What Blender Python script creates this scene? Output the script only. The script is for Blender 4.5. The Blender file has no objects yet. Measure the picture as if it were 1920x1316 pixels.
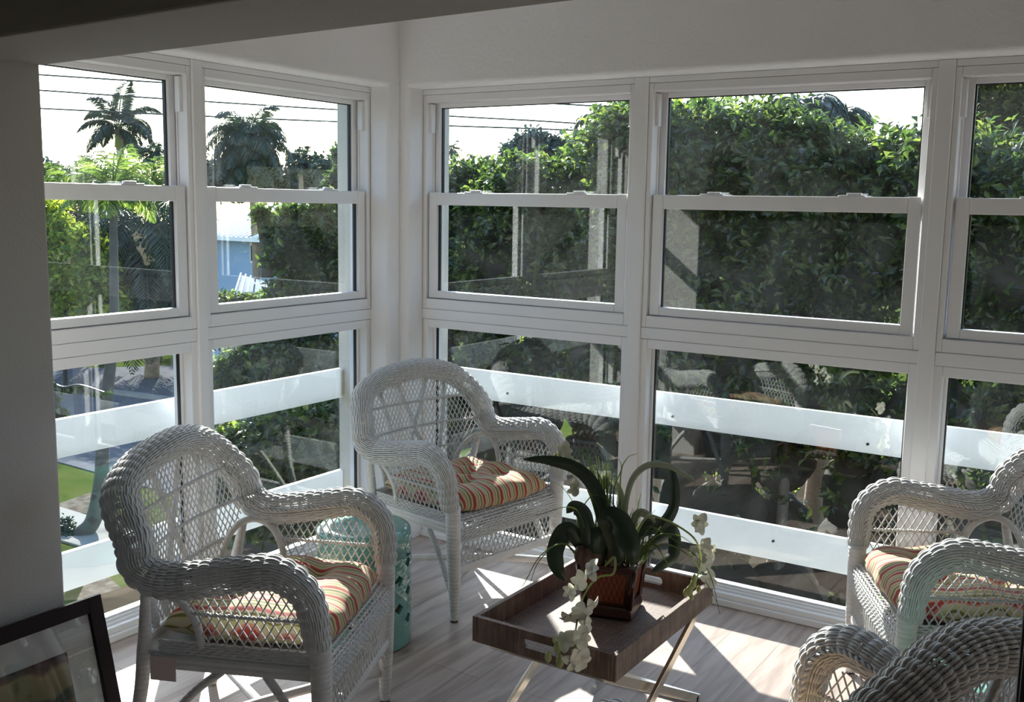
import bpy, bmesh, math, random
import numpy as np
from mathutils import Vector, Matrix
C = bpy.context.scene.collection
SC = bpy.context.scene
PI = math.pi
# ------------------------------------------------------------------ camera
F_PX = 1930.2
CAM = np.array([3.2338, -3.9544, 1.65])
RT = np.array([0.83913, 0.54369, 0.01621]); UP = np.array([-0.09022, 0.10973, 0.98986]); FW = np.array([-0.53639, 0.83208, -0.14114])
cd = bpy.data.cameras.new('camera'); cam = bpy.data.objects.new('camera', cd); C.objects.link(cam)
cd.sensor_width = 36; cd.lens = F_PX / 1920 * 36; cd.clip_end = 500; cd.clip_start = .05
m = Matrix(((RT[0], UP[0], -FW[0], CAM[0]), (RT[1], UP[1], -FW[1], CAM[1]), (RT[2], UP[2], -FW[2], CAM[2]), (0, 0, 0, 1)))
cam.matrix_world = m
SC.camera = cam
# ------------------------------------------------------------------ sky, sun, exposure
EL = math.radians(29.3)
w = bpy.data.worlds.new('sky'); SC.world = w; w.use_nodes = True
nt = w.node_tree; nt.nodes.clear()
sk = nt.nodes.new('ShaderNodeTexSky'); sk.sky_type = 'NISHITA'; sk.sun_disc = False
sk.sun_elevation = EL; sk.sun_rotation = math.radians(-45); sk.air_density = 1.0; sk.dust_density = .5; sk.ozone_density = 1.0
bg = nt.nodes.new('ShaderNodeBackground'); bg.inputs[1].default_value = 0.30
ou = nt.nodes.new('ShaderNodeOutputWorld')
nt.links.new(sk.outputs[0], bg.inputs[0]); nt.links.new(bg.outputs[0], ou.inputs[0])
sl = bpy.data.lights.new('sun', 'SUN'); sl.energy = 9.0; sl.angle = math.radians(.6); sl.color = (1.0, .96, .90)
so = bpy.data.objects.new('sun', sl); C.objects.link(so)
sd = Vector((math.cos(EL) * .7071, -math.cos(EL) * .7071, -math.sin(EL)))
so.rotation_euler = sd.to_track_quat('-Z', 'Y').to_euler(); so.location = (-6, 6, 8)
vs = SC.view_settings
SC.display_settings.display_device = 'sRGB'
vs.view_transform = 'Standard'; vs.look = 'None'; vs.gamma = 1; vs.use_curve_mapping = False
vs.exposure = 0.98
cy = SC.cycles
cy.use_denoising = True
cy.max_bounces = 10; cy.diffuse_bounces = 5; cy.glossy_bounces = 4; cy.transmission_bounces = 6; cy.transparent_max_bounces = 24
cy.caustics_reflective = False; cy.caustics_refractive = False
cy.sample_clamp_indirect = 6

# ------------------------------------------------------------------ helpers
def ray(px, py):
    return FW + (px - 960) / F_PX * RT - (py - 658) / F_PX * UP
def on(px, py, ax, val):                       # the point of plane ax=val that the photo shows at a pixel
    d = ray(px, py); i = 'xyz'.index(ax); return CAM + d * ((val - CAM[i]) / d[i])
def at(px, py, dist):
    return CAM + ray(px, py) * dist
class MB:
    def __init__(s): s.v = []; s.f = []; s.n = 0; s.m = []
    def add(s, v, f, mi=0):
        v = np.asarray(v, float).reshape(-1, 3)
        s.v.append(v); o = s.n
        s.f.extend([tuple(i + o for i in q) for q in f]); s.m.extend([mi] * len(f)); s.n += len(v); return s
    def box(s, a, b, mi=0, M=None):
        x0, y0, z0 = a; x1, y1, z1 = b
        x0, x1 = min(x0, x1), max(x0, x1); y0, y1 = min(y0, y1), max(y0, y1); z0, z1 = min(z0, z1), max(z0, z1)
        v = np.array([[x, y, z] for z in (z0, z1) for y in (y0, y1) for x in (x0, x1)])
        if M is not None: v = v @ np.array(M)[:3, :3].T + np.array(M)[:3, 3]
        return s.add(v, [(0, 2, 3, 1), (4, 5, 7, 6), (0, 1, 5, 4), (2, 6, 7, 3), (0, 4, 6, 2), (1, 3, 7, 5)], mi)
    def tube(s, P, r, n=6, closed=False, caps=True, mi=0, sq=1.0, up=None):
        P = np.asarray(P, float); k = len(P); r = np.broadcast_to(np.asarray(r, float), (k,))
        if closed: T = np.roll(P, -1, 0) - np.roll(P, 1, 0)
        else: T = np.gradient(P, axis=0)
        T /= np.linalg.norm(T, axis=1, keepdims=True) + 1e-12
        if up is None:
            a = np.array([0, 0, 1.]) if abs(T[0][2]) < .9 else np.array([1., 0, 0])
            N = np.zeros_like(P); N[0] = a - T[0] * (a @ T[0]); N[0] /= np.linalg.norm(N[0])
            for i in range(1, k):
                q = N[i - 1] - T[i] * (N[i - 1] @ T[i]); l = np.linalg.norm(q)
                N[i] = q / l if l > 1e-9 else N[i - 1]
        else:
            N = np.asarray(up, float); N = N - T * np.sum(N * T, 1, keepdims=True); N /= np.linalg.norm(N, axis=1, keepdims=True) + 1e-12
        B = np.cross(T, N)
        a = np.arange(n) * 2 * PI / n + PI / n
        V = P[:, None] + r[:, None, None] * (np.cos(a)[None, :, None] * N[:, None] + sq * np.sin(a)[None, :, None] * B[:, None])
        f = []
        for i in range(k if closed else k - 1):
            j = (i + 1) % k
            for q in range(n):
                q2 = (q + 1) % n; f.append((i * n + q, i * n + q2, j * n + q2, j * n + q))
        if not closed and caps: f.append(tuple(range(n - 1, -1, -1))); f.append(tuple((k - 1) * n + q for q in range(n)))
        return s.add(V.reshape(-1, 3), f, mi)
    def lathe(s, prof, n=48, mi=0, c=(0, 0)):
        a = np.arange(n) * 2 * PI / n; V = []
        for r, z in prof: V.append(np.stack([c[0] + r * np.cos(a), c[1] + r * np.sin(a), np.full(n, z)], 1))
        f = []
        for i in range(len(prof) - 1):
            for q in range(n): f.append((i * n + q, i * n + (q + 1) % n, (i + 1) * n + (q + 1) % n, (i + 1) * n + q))
        return s.add(np.vstack(V), f, mi)
    def grid(s, G, mi=0, flip=False):
        G = np.asarray(G); a, b = G.shape[:2]; f = []
        for i in range(a - 1):
            for j in range(b - 1):
                q = (i * b + j, i * b + j + 1, (i + 1) * b + j + 1, (i + 1) * b + j); f.append(q[::-1] if flip else q)
        return s.add(G.reshape(-1, 3), f, mi)
    def build(s, name, mat, parent=None, smooth=False, bevel=0, loc=None):
        me = bpy.data.meshes.new(name)
        V = np.vstack(s.v) if s.v else np.zeros((0, 3))
        me.from_pydata(V.tolist(), [], s.f)
        for x in (mat if isinstance(mat, (list, tuple)) else [mat]): me.materials.append(x)
        if any(s.m): me.polygons.foreach_set('material_index', s.m)
        if smooth: me.polygons.foreach_set('use_smooth', [True] * len(me.polygons))
        me.update()
        o = bpy.data.objects.new(name, me); C.objects.link(o)
        if parent is not None: o.parent = parent
        if bevel:
            b = o.modifiers.new('bevel', 'BEVEL'); b.width = bevel; b.segments = 2; b.limit_method = 'ANGLE'; b.angle_limit = .6
        if loc is not None: o.location = loc
        return o
def tag(o, label=None, cat=None, group=None, kind=None):
    if label: o['label'] = label
    if cat: o['category'] = cat
    if group: o['group'] = group
    if kind: o['kind'] = kind
    return o
def empty(name, loc=(0, 0, 0), rz=0, label=None, cat=None, group=None, kind=None):
    o = bpy.data.objects.new(name, None); C.objects.link(o); o.location = loc; o.rotation_euler = (0, 0, rz); o.empty_display_size = .1
    return tag(o, label, cat, group, kind)
def kids(o): return [c for c in bpy.data.objects if c.parent == o]
def copy_tree(o, parent=None):
    c = o.copy(); C.objects.link(c); c.parent = parent
    for ch in kids(o): copy_tree(ch, c)
    return c
def smooth_curve(pts, n=12, closed=False):
    P = np.asarray(pts, float)
    Q = np.vstack([P[-1], P, P[0], P[1]]) if closed else np.vstack([2 * P[0] - P[1], P, 2 * P[-1] - P[-2]])
    out = []
    for i in range(len(P) if closed else len(P) - 1):
        a, b, c, d = Q[i:i + 4]
        for t in np.arange(n) / n: out.append(.5 * (2 * b + (c - a) * t + (2 * a - 5 * b + 4 * c - d) * t * t + (-a + 3 * b - 3 * c + d) * t ** 3))
    if not closed: out.append(P[-1])
    return np.array(out)
def resample(P, n):
    d = np.r_[0, np.cumsum(np.linalg.norm(np.diff(P, axis=0), axis=1))]; t = np.linspace(0, d[-1], n)
    return np.stack([np.interp(t, d, P[:, i]) for i in range(3)], 1), d[-1]

# ------------------------------------------------------------------ materials
def mat(name, col, rough=.5, metal=0, spec=.5, bump=None, coat=0, var=None, noise=None, coords='Object'):
    """bump=(scale, strength, stretch)   noise=(scale, other colour, amount)"""
    M = bpy.data.materials.new(name); M.use_nodes = True; T = M.node_tree; b = T.nodes['Principled BSDF']
    b.inputs['Base Color'].default_value = (*col, 1); b.inputs['Roughness'].default_value = rough; b.inputs['Metallic'].default_value = metal
    b.inputs['Specular IOR Level'].default_value = spec; b.inputs['Coat Weight'].default_value = coat
    tc = T.nodes.new('ShaderNodeTexCoord')
    if noise:
        n = T.nodes.new('ShaderNodeTexNoise'); n.inputs['Scale'].default_value = noise[0]; n.inputs['Detail'].default_value = 5
        r = T.nodes.new('ShaderNodeMapRange'); r.inputs[1].default_value = .35; r.inputs[2].default_value = .7; r.inputs[4].default_value = noise[2]
        x = T.nodes.new('ShaderNodeMix'); x.data_type = 'RGBA'; x.inputs[6].default_value = (*col, 1); x.inputs[7].default_value = (*noise[1], 1)
        T.links.new(tc.outputs[coords], n.inputs['Vector']); T.links.new(n.outputs[0], r.inputs[0]); T.links.new(r.outputs[0], x.inputs[0]); T.links.new(x.outputs[2], b.inputs['Base Color'])
    if bump:
        n = T.nodes.new('ShaderNodeTexNoise'); n.inputs['Scale'].default_value = bump[0]; n.inputs['Detail'].default_value = 4
        mp = T.nodes.new('ShaderNodeMapping'); mp.inputs['Scale'].default_value = bump[2] if len(bump) > 2 else (1, 1, 1)
        bp = T.nodes.new('ShaderNodeBump'); bp.inputs['Strength'].default_value = bump[1]; bp.inputs['Distance'].default_value = .01
        T.links.new(tc.outputs[coords], mp.inputs[0]); T.links.new(mp.outputs[0], n.inputs['Vector']); T.links.new(n.outputs[0], bp.inputs['Height']); T.links.new(bp.outputs[0], b.inputs['Normal'])
    return M
def leafmat(name, cols, rough=.35, trans=.45, spec=.5, glow=3.3):
    M = bpy.data.materials.new(name); M.use_nodes = True; T = M.node_tree; b = T.nodes['Principled BSDF']; o = T.nodes['Material Output']
    g = T.nodes.new('ShaderNodeNewGeometry'); r = T.nodes.new('ShaderNodeValToRGB')
    e = r.color_ramp.elements; e[0].color = (*cols[0], 1); e[1].color = (*cols[-1], 1)
    for i, c in enumerate(cols[1:-1]): q = e.new((i + 1) / (len(cols) - 1)); q.color = (*c, 1)
    T.links.new(g.outputs['Random Per Island'], r.inputs[0]); T.links.new(r.outputs[0], b.inputs['Base Color'])
    b.inputs['Roughness'].default_value = rough; b.inputs['Specular IOR Level'].default_value = spec
    t = T.nodes.new('ShaderNodeBsdfTranslucent'); h = T.nodes.new('ShaderNodeHueSaturation'); h.inputs['Value'].default_value = glow; h.inputs['Saturation'].default_value = .98; h.inputs['Hue'].default_value = .485
    T.links.new(r.outputs[0], h.inputs['Color']); T.links.new(h.outputs[0], t.inputs[0])
    x = T.nodes.new('ShaderNodeMixShader'); x.inputs[0].default_value = trans
    T.links.new(b.outputs[0], x.inputs[1]); T.links.new(t.outputs[0], x.inputs[2]); T.links.new(x.outputs[0], o.inputs[0])
    return M
M = {}
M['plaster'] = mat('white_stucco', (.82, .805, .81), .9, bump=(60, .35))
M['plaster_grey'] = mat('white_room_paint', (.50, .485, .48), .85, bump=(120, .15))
M['header'] = mat('shaded_header_paint', (.40, .385, .375), .85, bump=(120, .15))  # same wall paint as the room, darkened in colour to imitate less light
M['room'] = mat('shaded_room_paint', (.30, .285, .27), .9)  # walls and ceiling coloured dark to keep the near room dim
M['trim'] = mat('white_window_paint', (.83, .82, .83), .38, bump=(8, .04))
M['stucco_out'] = mat('outer_stucco', (.62, .59, .54), .95, bump=(45, 1.0))
M['seal'] = mat('black_window_seal', (.02, .018, .018), .4)
M['board'] = mat('white_guard_board', (.86, .87, .84), .5, noise=(6, (.68, .69, .64), .6), bump=(10, .1, (1, 1, 4)))
def translucent_mix(Mt, col, k):
    T = Mt.node_tree; o = T.nodes['Material Output']; b = T.nodes['Principled BSDF']; t = T.nodes.new('ShaderNodeBsdfTranslucent'); t.inputs[0].default_value = (*col, 1)
    x = T.nodes.new('ShaderNodeMixShader'); x.inputs[0].default_value = k; T.links.new(b.outputs[0], x.inputs[1]); T.links.new(t.outputs[0], x.inputs[2]); T.links.new(x.outputs[0], o.inputs[0])
translucent_mix(M['board'], (.76, .80, .86), .40)
M['wicker'] = mat('white_painted_wicker', (.72, .72, .72), .42, noise=(30, (.60, .59, .58), .6), bump=(400, .25))
M['wrap'] = mat('white_wrapped_cane', (.75, .74, .73), .5, noise=(25, (.55, .53, .51), .5))
def wrap_bump(Mt, scale=120):
    T = Mt.node_tree; b = T.nodes['Principled BSDF']; tc = T.nodes.new('ShaderNodeTexCoord'); wv = T.nodes.new('ShaderNodeTexWave')
    wv.bands_direction = 'Z'; wv.inputs['Scale'].default_value = scale / 6; wv.inputs['Distortion'].default_value = .6
    bp = T.nodes.new('ShaderNodeBump'); bp.inputs['Strength'].default_value = .5; bp.inputs['Distance'].default_value = .003
    T.links.new(tc.outputs['Object'], wv.inputs[0]); T.links.new(wv.outputs[0], bp.inputs['Height']); T.links.new(bp.outputs[0], b.inputs['Normal'])
wrap_bump(M['wrap'])
M['chrome'] = mat('polished_steel', (.78, .74, .64), .16, 1)
M['dark_frame'] = mat('dark_espresso_wood', (.014, .006, .009), .45, spec=.25)
M['dark_wood'] = mat('dark_painted_wood', (.012, .011, .016), .4)
M['mat_board'] = mat('pale_mat_board', (.62, .62, .60), .9)
M['teal'] = mat('teal_glaze', (.11, .29, .245), .12, coat=.6, noise=(5, (.16, .36, .31), .7))
M['clay'] = mat('unglazed_clay', (.30, .22, .15), .8)
M['pot'] = mat('dark_red_lacquer', (.045, .010, .007), .3, coat=.3)
M['soil'] = mat('moss', (.04, .035, .02), .95, bump=(60, 1))
M['petal'] = mat('white_silk_petal', (.78, .77, .66), .6)
M['stem_g'] = mat('green_stem', (.22, .27, .07), .5)
M['bud'] = mat('green_bud', (.42, .45, .18), .5)
M['strap'] = mat('dark_strap_leaf', (.018, .032, .020), .38, noise=(20, (.035, .055, .03), .7))
M['strap_pale'] = mat('pale_leaf_underside', (.30, .33, .24), .5)
M['blade'] = leafmat('grass_blades', [(.05, .09, .02), (.12, .17, .04), (.20, .24, .07)], .5, .3)
M['tagpaper'] = mat('pink_paper_tag', (.70, .58, .56), .8)
M['silver'] = mat('silver_tab', (.6, .6, .6), .4, .6)
M['asphalt'] = mat('asphalt', (.14, .145, .16), .9, spec=0.0, noise=(3, (.11, .11, .12), .7))
M['concrete'] = mat('pale_concrete', (.30, .295, .275), .9, spec=0.0, noise=(2, (.25, .24, .22), .6))
M['grass'] = mat('lawn', (.050, .078, .016), .9, spec=0.0, noise=(1.2, (.085, .095, .03), .9), bump=(25, 1))
M['mulch'] = mat('mulch', (.09, .075, .06), .95, spec=0.0, noise=(9, (.19, .17, .14), .9), bump=(20, 1))
M['soil_dark'] = mat('shaded_soil', (.045, .036, .026), .95, spec=0.0, noise=(1.5, (.08, .065, .045), .9), bump=(10, 1))
M['house'] = mat('pale_blue_siding', (.30, .44, .62), .7)
M['roof'] = mat('white_metal_roof', (.85, .86, .88), .4)
M['darkglass'] = mat('dark_window_glass', (.03, .035, .045), .1)
M['bark'] = mat('grey_bark', (.075, .07, .065), .9, noise=(4, (.13, .12, .105), .8), bump=(12, 1, (1, 1, .2)))
M['palmbark'] = mat('palm_bark', (.20, .14, .09), .9, noise=(6, (.34, .26, .18), .8), bump=(8, 1, (1, 1, 4)))
M['core'] = mat('shade_core', (.008, .010, .005), .9, noise=(3, (.016, .013, .008), .8), bump=(9, 1))  # near-black colour standing in for the shade deep inside the foliage
M['wire'] = mat('black_cable', (.03, .03, .03), .5)
M['clusia'] = leafmat('glossy_green_leaf', [(.007, .017, .004), (.015, .033, .006), (.030, .055, .009), (.062, .088, .014)], .24, .45, .6, 6.0)
M['clusia_dk'] = leafmat('deep_green_leaf', [(.004, .012, .004), (.007, .020, .006), (.012, .030, .008)], .28, .25, .6)
M['lime'] = leafmat('yellow_green_leaf', [(.09, .16, .012), (.20, .26, .02), (.05, .11, .012), (.32, .34, .03)], .35, .45)
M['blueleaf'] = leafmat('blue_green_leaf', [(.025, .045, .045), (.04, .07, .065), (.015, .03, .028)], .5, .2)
M['frond'] = leafmat('palm_frond', [(.008, .020, .012), (.016, .036, .016), (.012, .026, .016)], .32, .18, .7)
M['frond_lt'] = leafmat('bright_palm_frond', [(.035, .075, .012), (.075, .13, .02), (.13, .18, .03)], .35, .4, .6)  # brighter green leaf tones for the areca and leaning palms
M['oak'] = leafmat('fine_olive_foliage', [(.025, .03, .008), (.055, .06, .012), (.10, .10, .018)], .6, .35, .2)

def floor_mat():
    Mt = bpy.data.materials.new('whitewashed_planks'); Mt.use_nodes = True; T = Mt.node_tree; b = T.nodes['Principled BSDF']; L = T.links.new
    tc = T.nodes.new('ShaderNodeTexCoord'); mp = T.nodes.new('ShaderNodeMapping'); mp.inputs['Rotation'].default_value = (0, 0, PI / 2); mp.inputs['Location'].default_value = (0, .065, 0)
    br = T.nodes.new('ShaderNodeTexBrick'); br.offset = .37; br.inputs['Scale'].default_value = 1; br.inputs['Brick Width'].default_value = 1.8; br.inputs['Row Height'].default_value = .195
    br.inputs['Mortar Size'].default_value = .0016; br.inputs['Mortar Smooth'].default_value = .3; br.inputs['Bias'].default_value = 0
    br.inputs['Color1'].default_value = (.44, .355, .305, 1); br.inputs['Color2'].default_value = (.53, .455, .405, 1); br.inputs['Mortar'].default_value = (.25, .21, .18, 1)
    L(tc.outputs['Object'], mp.inputs[0]); L(mp.outputs[0], br.inputs[0])
    m2 = T.nodes.new('ShaderNodeMapping'); m2.inputs['Scale'].default_value = (9, .9, 1); n = T.nodes.new('ShaderNodeTexNoise'); n.inputs['Scale'].default_value = 2.2; n.inputs['Detail'].default_value = 8; n.inputs['Distortion'].default_value = .8
    L(tc.outputs['Object'], m2.inputs[0]); L(m2.outputs[0], n.inputs['Vector'])
    cr = T.nodes.new('ShaderNodeValToRGB'); cr.color_ramp.elements[0].position = .33; cr.color_ramp.elements[0].color = (.50, .44, .42, 1); cr.color_ramp.elements[1].position = .62; cr.color_ramp.elements[1].color = (1, 1, 1, 1)
    L(n.outputs[0], cr.inputs[0])
    x = T.nodes.new('ShaderNodeMix'); x.data_type = 'RGBA'; x.blend_type = 'MULTIPLY'; x.inputs[0].default_value = .8; L(br.outputs[0], x.inputs[6]); L(cr.outputs[0], x.inputs[7])
    # knots
    m3 = T.nodes.new('ShaderNodeMapping'); m3.inputs['Scale'].default_value = (4.5, 1.9, 1); vo = T.nodes.new('ShaderNodeTexVoronoi'); vo.inputs['Scale'].default_value = 1
    L(tc.outputs['Object'], m3.inputs[0]); L(m3.outputs[0], vo.inputs[0])
    kr = T.nodes.new('ShaderNodeValToRGB'); kr.color_ramp.elements[0].position = .03; kr.color_ramp.elements[0].color = (.35, .30, .30, 1); kr.color_ramp.elements[1].position = .10; kr.color_ramp.elements[1].color = (1, 1, 1, 1)
    L(vo.outputs[0], kr.inputs[0]); y = T.nodes.new('ShaderNodeMix'); y.data_type = 'RGBA'; y.blend_type = 'MULTIPLY'; y.inputs[0].default_value = .6; L(x.outputs[2], y.inputs[6]); L(kr.outputs[0], y.inputs[7])
    L(y.outputs[2], b.inputs['Base Color']); b.inputs['Roughness'].default_value = .42
    bp = T.nodes.new('ShaderNodeBump'); bp.inputs['Strength'].default_value = .15; bp.inputs['Distance'].default_value = .002; L(n.outputs[0], bp.inputs['Height']); L(bp.outputs[0], b.inputs['Normal'])
    return Mt
M['floor'] = floor_mat()
def glass_mat(name, base=.075, dirt=.006, tint=(.94, .965, .955)):
    Mt = bpy.data.materials.new(name); Mt.use_nodes = True; T = Mt.node_tree; T.nodes.clear(); L = T.links.new
    o = T.nodes.new('ShaderNodeOutputMaterial'); tr = T.nodes.new('ShaderNodeBsdfTransparent'); tr.inputs[0].default_value = (*tint, 1)
    gl = T.nodes.new('ShaderNodeBsdfGlossy'); gl.inputs['Roughness'].default_value = 0.0
    lw = T.nodes.new('ShaderNodeLayerWeight'); lw.inputs[0].default_value = .5
    p = T.nodes.new('ShaderNodeMath'); p.operation = 'POWER'; p.inputs[1].default_value = 4.5; L(lw.outputs['Facing'], p.inputs[0])
    q = T.nodes.new('ShaderNodeMath'); q.operation = 'MULTIPLY_ADD'; q.inputs[1].default_value = .9 - base; q.inputs[2].default_value = base; L(p.outputs[0], q.inputs[0])
    mx = T.nodes.new('ShaderNodeMixShader'); L(q.outputs[0], mx.inputs[0]); L(tr.outputs[0], mx.inputs[1]); L(gl.outputs[0], mx.inputs[2])
    # dust and wiping streaks on the pane catch the sun
    tc = T.nodes.new('ShaderNodeTexCoord'); n = T.nodes.new('ShaderNodeTexNoise'); n.inputs['Scale'].default_value = 2.4; n.inputs['Detail'].default_value = 5; n.inputs['Distortion'].default_value = 1.5; L(tc.outputs['Object'], n.inputs['Vector'])
    r = T.nodes.new('ShaderNodeMapRange'); r.inputs[1].default_value = .42; r.inputs[2].default_value = .72; r.inputs[3].default_value = .15 * dirt; r.inputs[4].default_value = dirt; L(n.outputs[0], r.inputs[0])
    ts = T.nodes.new('ShaderNodeBsdfTranslucent'); ts.inputs[0].default_value = (.8, .87, .9, 1)
    m2 = T.nodes.new('ShaderNodeMixShader'); L(r.outputs[0], m2.inputs[0]); L(mx.outputs[0], m2.inputs[1]); L(ts.outputs[0], m2.inputs[2]); L(m2.outputs[0], o.inputs[0])
    return Mt
M['glass'] = glass_mat('window_glass')
M['picglass'] = glass_mat('picture_glass', .06, .0, (1, 1, 1))
def raffia(name='brown_raffia'):
    Mt = bpy.data.materials.new(name); Mt.use_nodes = True; T = Mt.node_tree; b = T.nodes['Principled BSDF']; L = T.links.new
    tc = T.nodes.new('ShaderNodeTexCoord'); out = []
    for sc in ((4, 90, 4), (160, 3, 6), (60, 60, 2)):
        mp = T.nodes.new('ShaderNodeMapping'); mp.inputs['Scale'].default_value = sc; n = T.nodes.new('ShaderNodeTexNoise'); n.inputs['Scale'].default_value = 3; n.inputs['Detail'].default_value = 3
        L(tc.outputs['Object'], mp.inputs[0]); L(mp.outputs[0], n.inputs['Vector']); out.append(n.outputs[0])
    a = T.nodes.new('ShaderNodeMath'); a.operation = 'ADD'; L(out[0], a.inputs[0]); L(out[1], a.inputs[1])
    a2 = T.nodes.new('ShaderNodeMath'); a2.operation = 'ADD'; L(a.outputs[0], a2.inputs[0]); L(out[2], a2.inputs[1])
    d = T.nodes.new('ShaderNodeMath'); d.operation = 'DIVIDE'; d.inputs[1].default_value = 3; L(a2.outputs[0], d.inputs[0])
    cr = T.nodes.new('ShaderNodeValToRGB'); e = cr.color_ramp.elements; e[0].position = .36; e[0].color = (.055, .030, .022, 1); e[1].position = .66; e[1].color = (.31, .215, .165, 1); q = e.new(.5); q.color = (.15, .098, .075, 1)
    L(d.outputs[0], cr.inputs[0]); L(cr.outputs[0], b.inputs['Base Color']); b.inputs['Roughness'].default_value = .6
    bp = T.nodes.new('ShaderNodeBump'); bp.inputs['Strength'].default_value = .3; bp.inputs['Distance'].default_value = .002; L(d.outputs[0], bp.inputs['Height']); L(bp.outputs[0], b.inputs['Normal'])
    return Mt
M['raffia'] = raffia()
def stripes():
    Mt = bpy.data.materials.new('striped_cushion_fabric'); Mt.use_nodes = True; T = Mt.node_tree; b = T.nodes['Principled BSDF']; L = T.links.new
    uv = T.nodes.new('ShaderNodeUVMap'); sp = T.nodes.new('ShaderNodeSeparateXYZ'); L(uv.outputs[0], sp.inputs[0])
    f = T.nodes.new('ShaderNodeMath'); f.operation = 'FRACT'; L(sp.outputs[0], f.inputs[0])
    cr = T.nodes.new('ShaderNodeValToRGB'); cr.color_ramp.interpolation = 'CONSTANT'; e = cr.color_ramp.elements
    red = (.38, .045, .030); cream = (.58, .48, .31); olive = (.19, .16, .040); pale = (.50, .46, .22); pink = (.60, .22, .15); dk = (.30, .04, .03)
    seq = [(0, red), (.17, dk), (.21, pink), (.26, cream), (.38, olive), (.52, pale), (.58, cream), (.70, olive), (.76, pale), (.86, cream), (.93, pink)]
    e[0].color = (*seq[0][1], 1); e[1].position = seq[1][0]; e[1].color = (*seq[1][1], 1)
    for p, c in seq[2:]: q = e.new(p); q.color = (*c, 1)
    L(f.outputs[0], cr.inputs[0]); L(cr.outputs[0], b.inputs['Base Color']); b.inputs['Roughness'].default_value = .85; b.inputs['Sheen Weight'].default_value = .2
    return Mt
M['stripes'] = stripes()
def art():
    Mt = bpy.data.materials.new('landscape_print'); Mt.use_nodes = True; T = Mt.node_tree; b = T.nodes['Principled BSDF']; L = T.links.new
    uv = T.nodes.new('ShaderNodeTexCoord'); sp = T.nodes.new('ShaderNodeSeparateXYZ'); L(uv.outputs['Object'], sp.inputs[0])
    n = T.nodes.new('ShaderNodeTexNoise'); n.inputs['Scale'].default_value = 7; n.inputs['Detail'].default_value = 4; L(uv.outputs['Object'], n.inputs['Vector'])
    a = T.nodes.new('ShaderNodeMath'); a.operation = 'MULTIPLY_ADD'; a.inputs[1].default_value = .10; L(n.outputs[0], a.inputs[0]); L(sp.outputs[2], a.inputs[2])
    r = T.nodes.new('ShaderNodeMapRange'); r.inputs[1].default_value = .17; r.inputs[2].default_value = .42; L(a.outputs[0], r.inputs[0])
    cr = T.nodes.new('ShaderNodeValToRGB'); e = cr.color_ramp.elements
    seq = [(0, (.30, .14, .03)), (.18, (.35, .18, .03)), (.24, (.07, .075, .10)), (.42, (.09, .085, .10)), (.47, (.22, .15, .08)), (.52, (.035, .055, .028)), (.60, (.04, .05, .03)), (.64, (.22, .19, .08)), (.78, (.26, .22, .10)), (.86, (.32, .26, .12)), (.90, (.10, .05, .035)), (1, (.05, .035, .04))]
    e[0].color = (*seq[0][1], 1); e[1].position = 1; e[1].color = (*seq[-1][1], 1)
    for p, c in seq[1:-1]: q = e.new(p); q.color = (*c, 1)
    L(r.outputs[0], cr.inputs[0]); L(cr.outputs[0], b.inputs['Base Color']); b.inputs['Roughness'].default_value = .7
    return Mt
M['art'] = art()
def cane_panel():
    Mt = bpy.data.materials.new('red_cane_panel'); Mt.use_nodes = True; T = Mt.node_tree; b = T.nodes['Principled BSDF']; L = T.links.new
    tc = T.nodes.new('ShaderNodeTexCoord'); mp = T.nodes.new('ShaderNodeMapping'); mp.inputs['Rotation'].default_value = (0, 0, 0); L(tc.outputs['Generated'], mp.inputs[0])
    ck = T.nodes.new('ShaderNodeTexChecker'); ck.inputs['Scale'].default_value = 15; ck.inputs[1].default_value = (.24, .050, .014, 1); ck.inputs[2].default_value = (.09, .014, .007, 1)
    L(mp.outputs[0], ck.inputs[0]); L(ck.outputs[0], b.inputs['Base Color']); b.inputs['Roughness'].default_value = .45
    return Mt
M['cane'] = cane_panel()

# ================================================================== SETTING
def struct(mb, name, m, **k): o = mb.build(name, m, **k); o['kind'] = 'structure'; return o
YH0, YH1 = -2.215, -2.53           # far and near face of the header at x=0 (it runs very slightly askew)
SK = -.0575
XP = .612
struct(MB().box((-.02, -7.2, -.25), (5.7, 0.02, 0)), 'floor', M['floor'])
struct(MB().box((-.35, -2.6, 2.72), (5.8, .35, 2.9)), 'ceiling', M['plaster'])
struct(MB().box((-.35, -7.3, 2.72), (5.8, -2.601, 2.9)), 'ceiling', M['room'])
WIN_R = [(.161, 1.273), (1.336, 2.459), (2.517, 3.64), (3.70, 4.82)]
WIN_L = [(.189, 1.187), (1.236, 2.262)]
ZT, ZS = 2.152, 1.143
# plaster above the windows with a rounded lower edge; inner face 11 cm proud of the glass wall
RV = .11
def arc(cx, cy, r, a0, a1, n=7): return [(cx + r * math.cos(t), cy + r * math.sin(t)) for t in np.linspace(a0, a1, n)]
def prism(poly, f0, f1):
    n = len(poly); v = [f0(*p) for p in poly] + [f1(*p) for p in poly]
    return MB().add(v, [tuple(range(n)), tuple(range(2 * n - 1, n - 1, -1))] + [(i, i + n, (i + 1) % n + n, (i + 1) % n) for i in range(n)])
rd = .022
prof = [(RV, 2.75)] + [(RV - rd + rd * math.cos(t), 2.178 + rd - rd * math.sin(t)) for t in np.linspace(0, PI / 2, 8)] + [(-.14, 2.178), (-.14, 2.75)]     # (proud, z)
o = struct(prism(prof, lambda p, z: (RV, -p, z), lambda p, z: (5.6, -p, z)), 'wall_right', M['plaster'])
o = struct(prism(prof, lambda p, z: (p, -2.262, z), lambda p, z: (p, -RV, z)), 'wall_left', M['plaster'])
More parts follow.
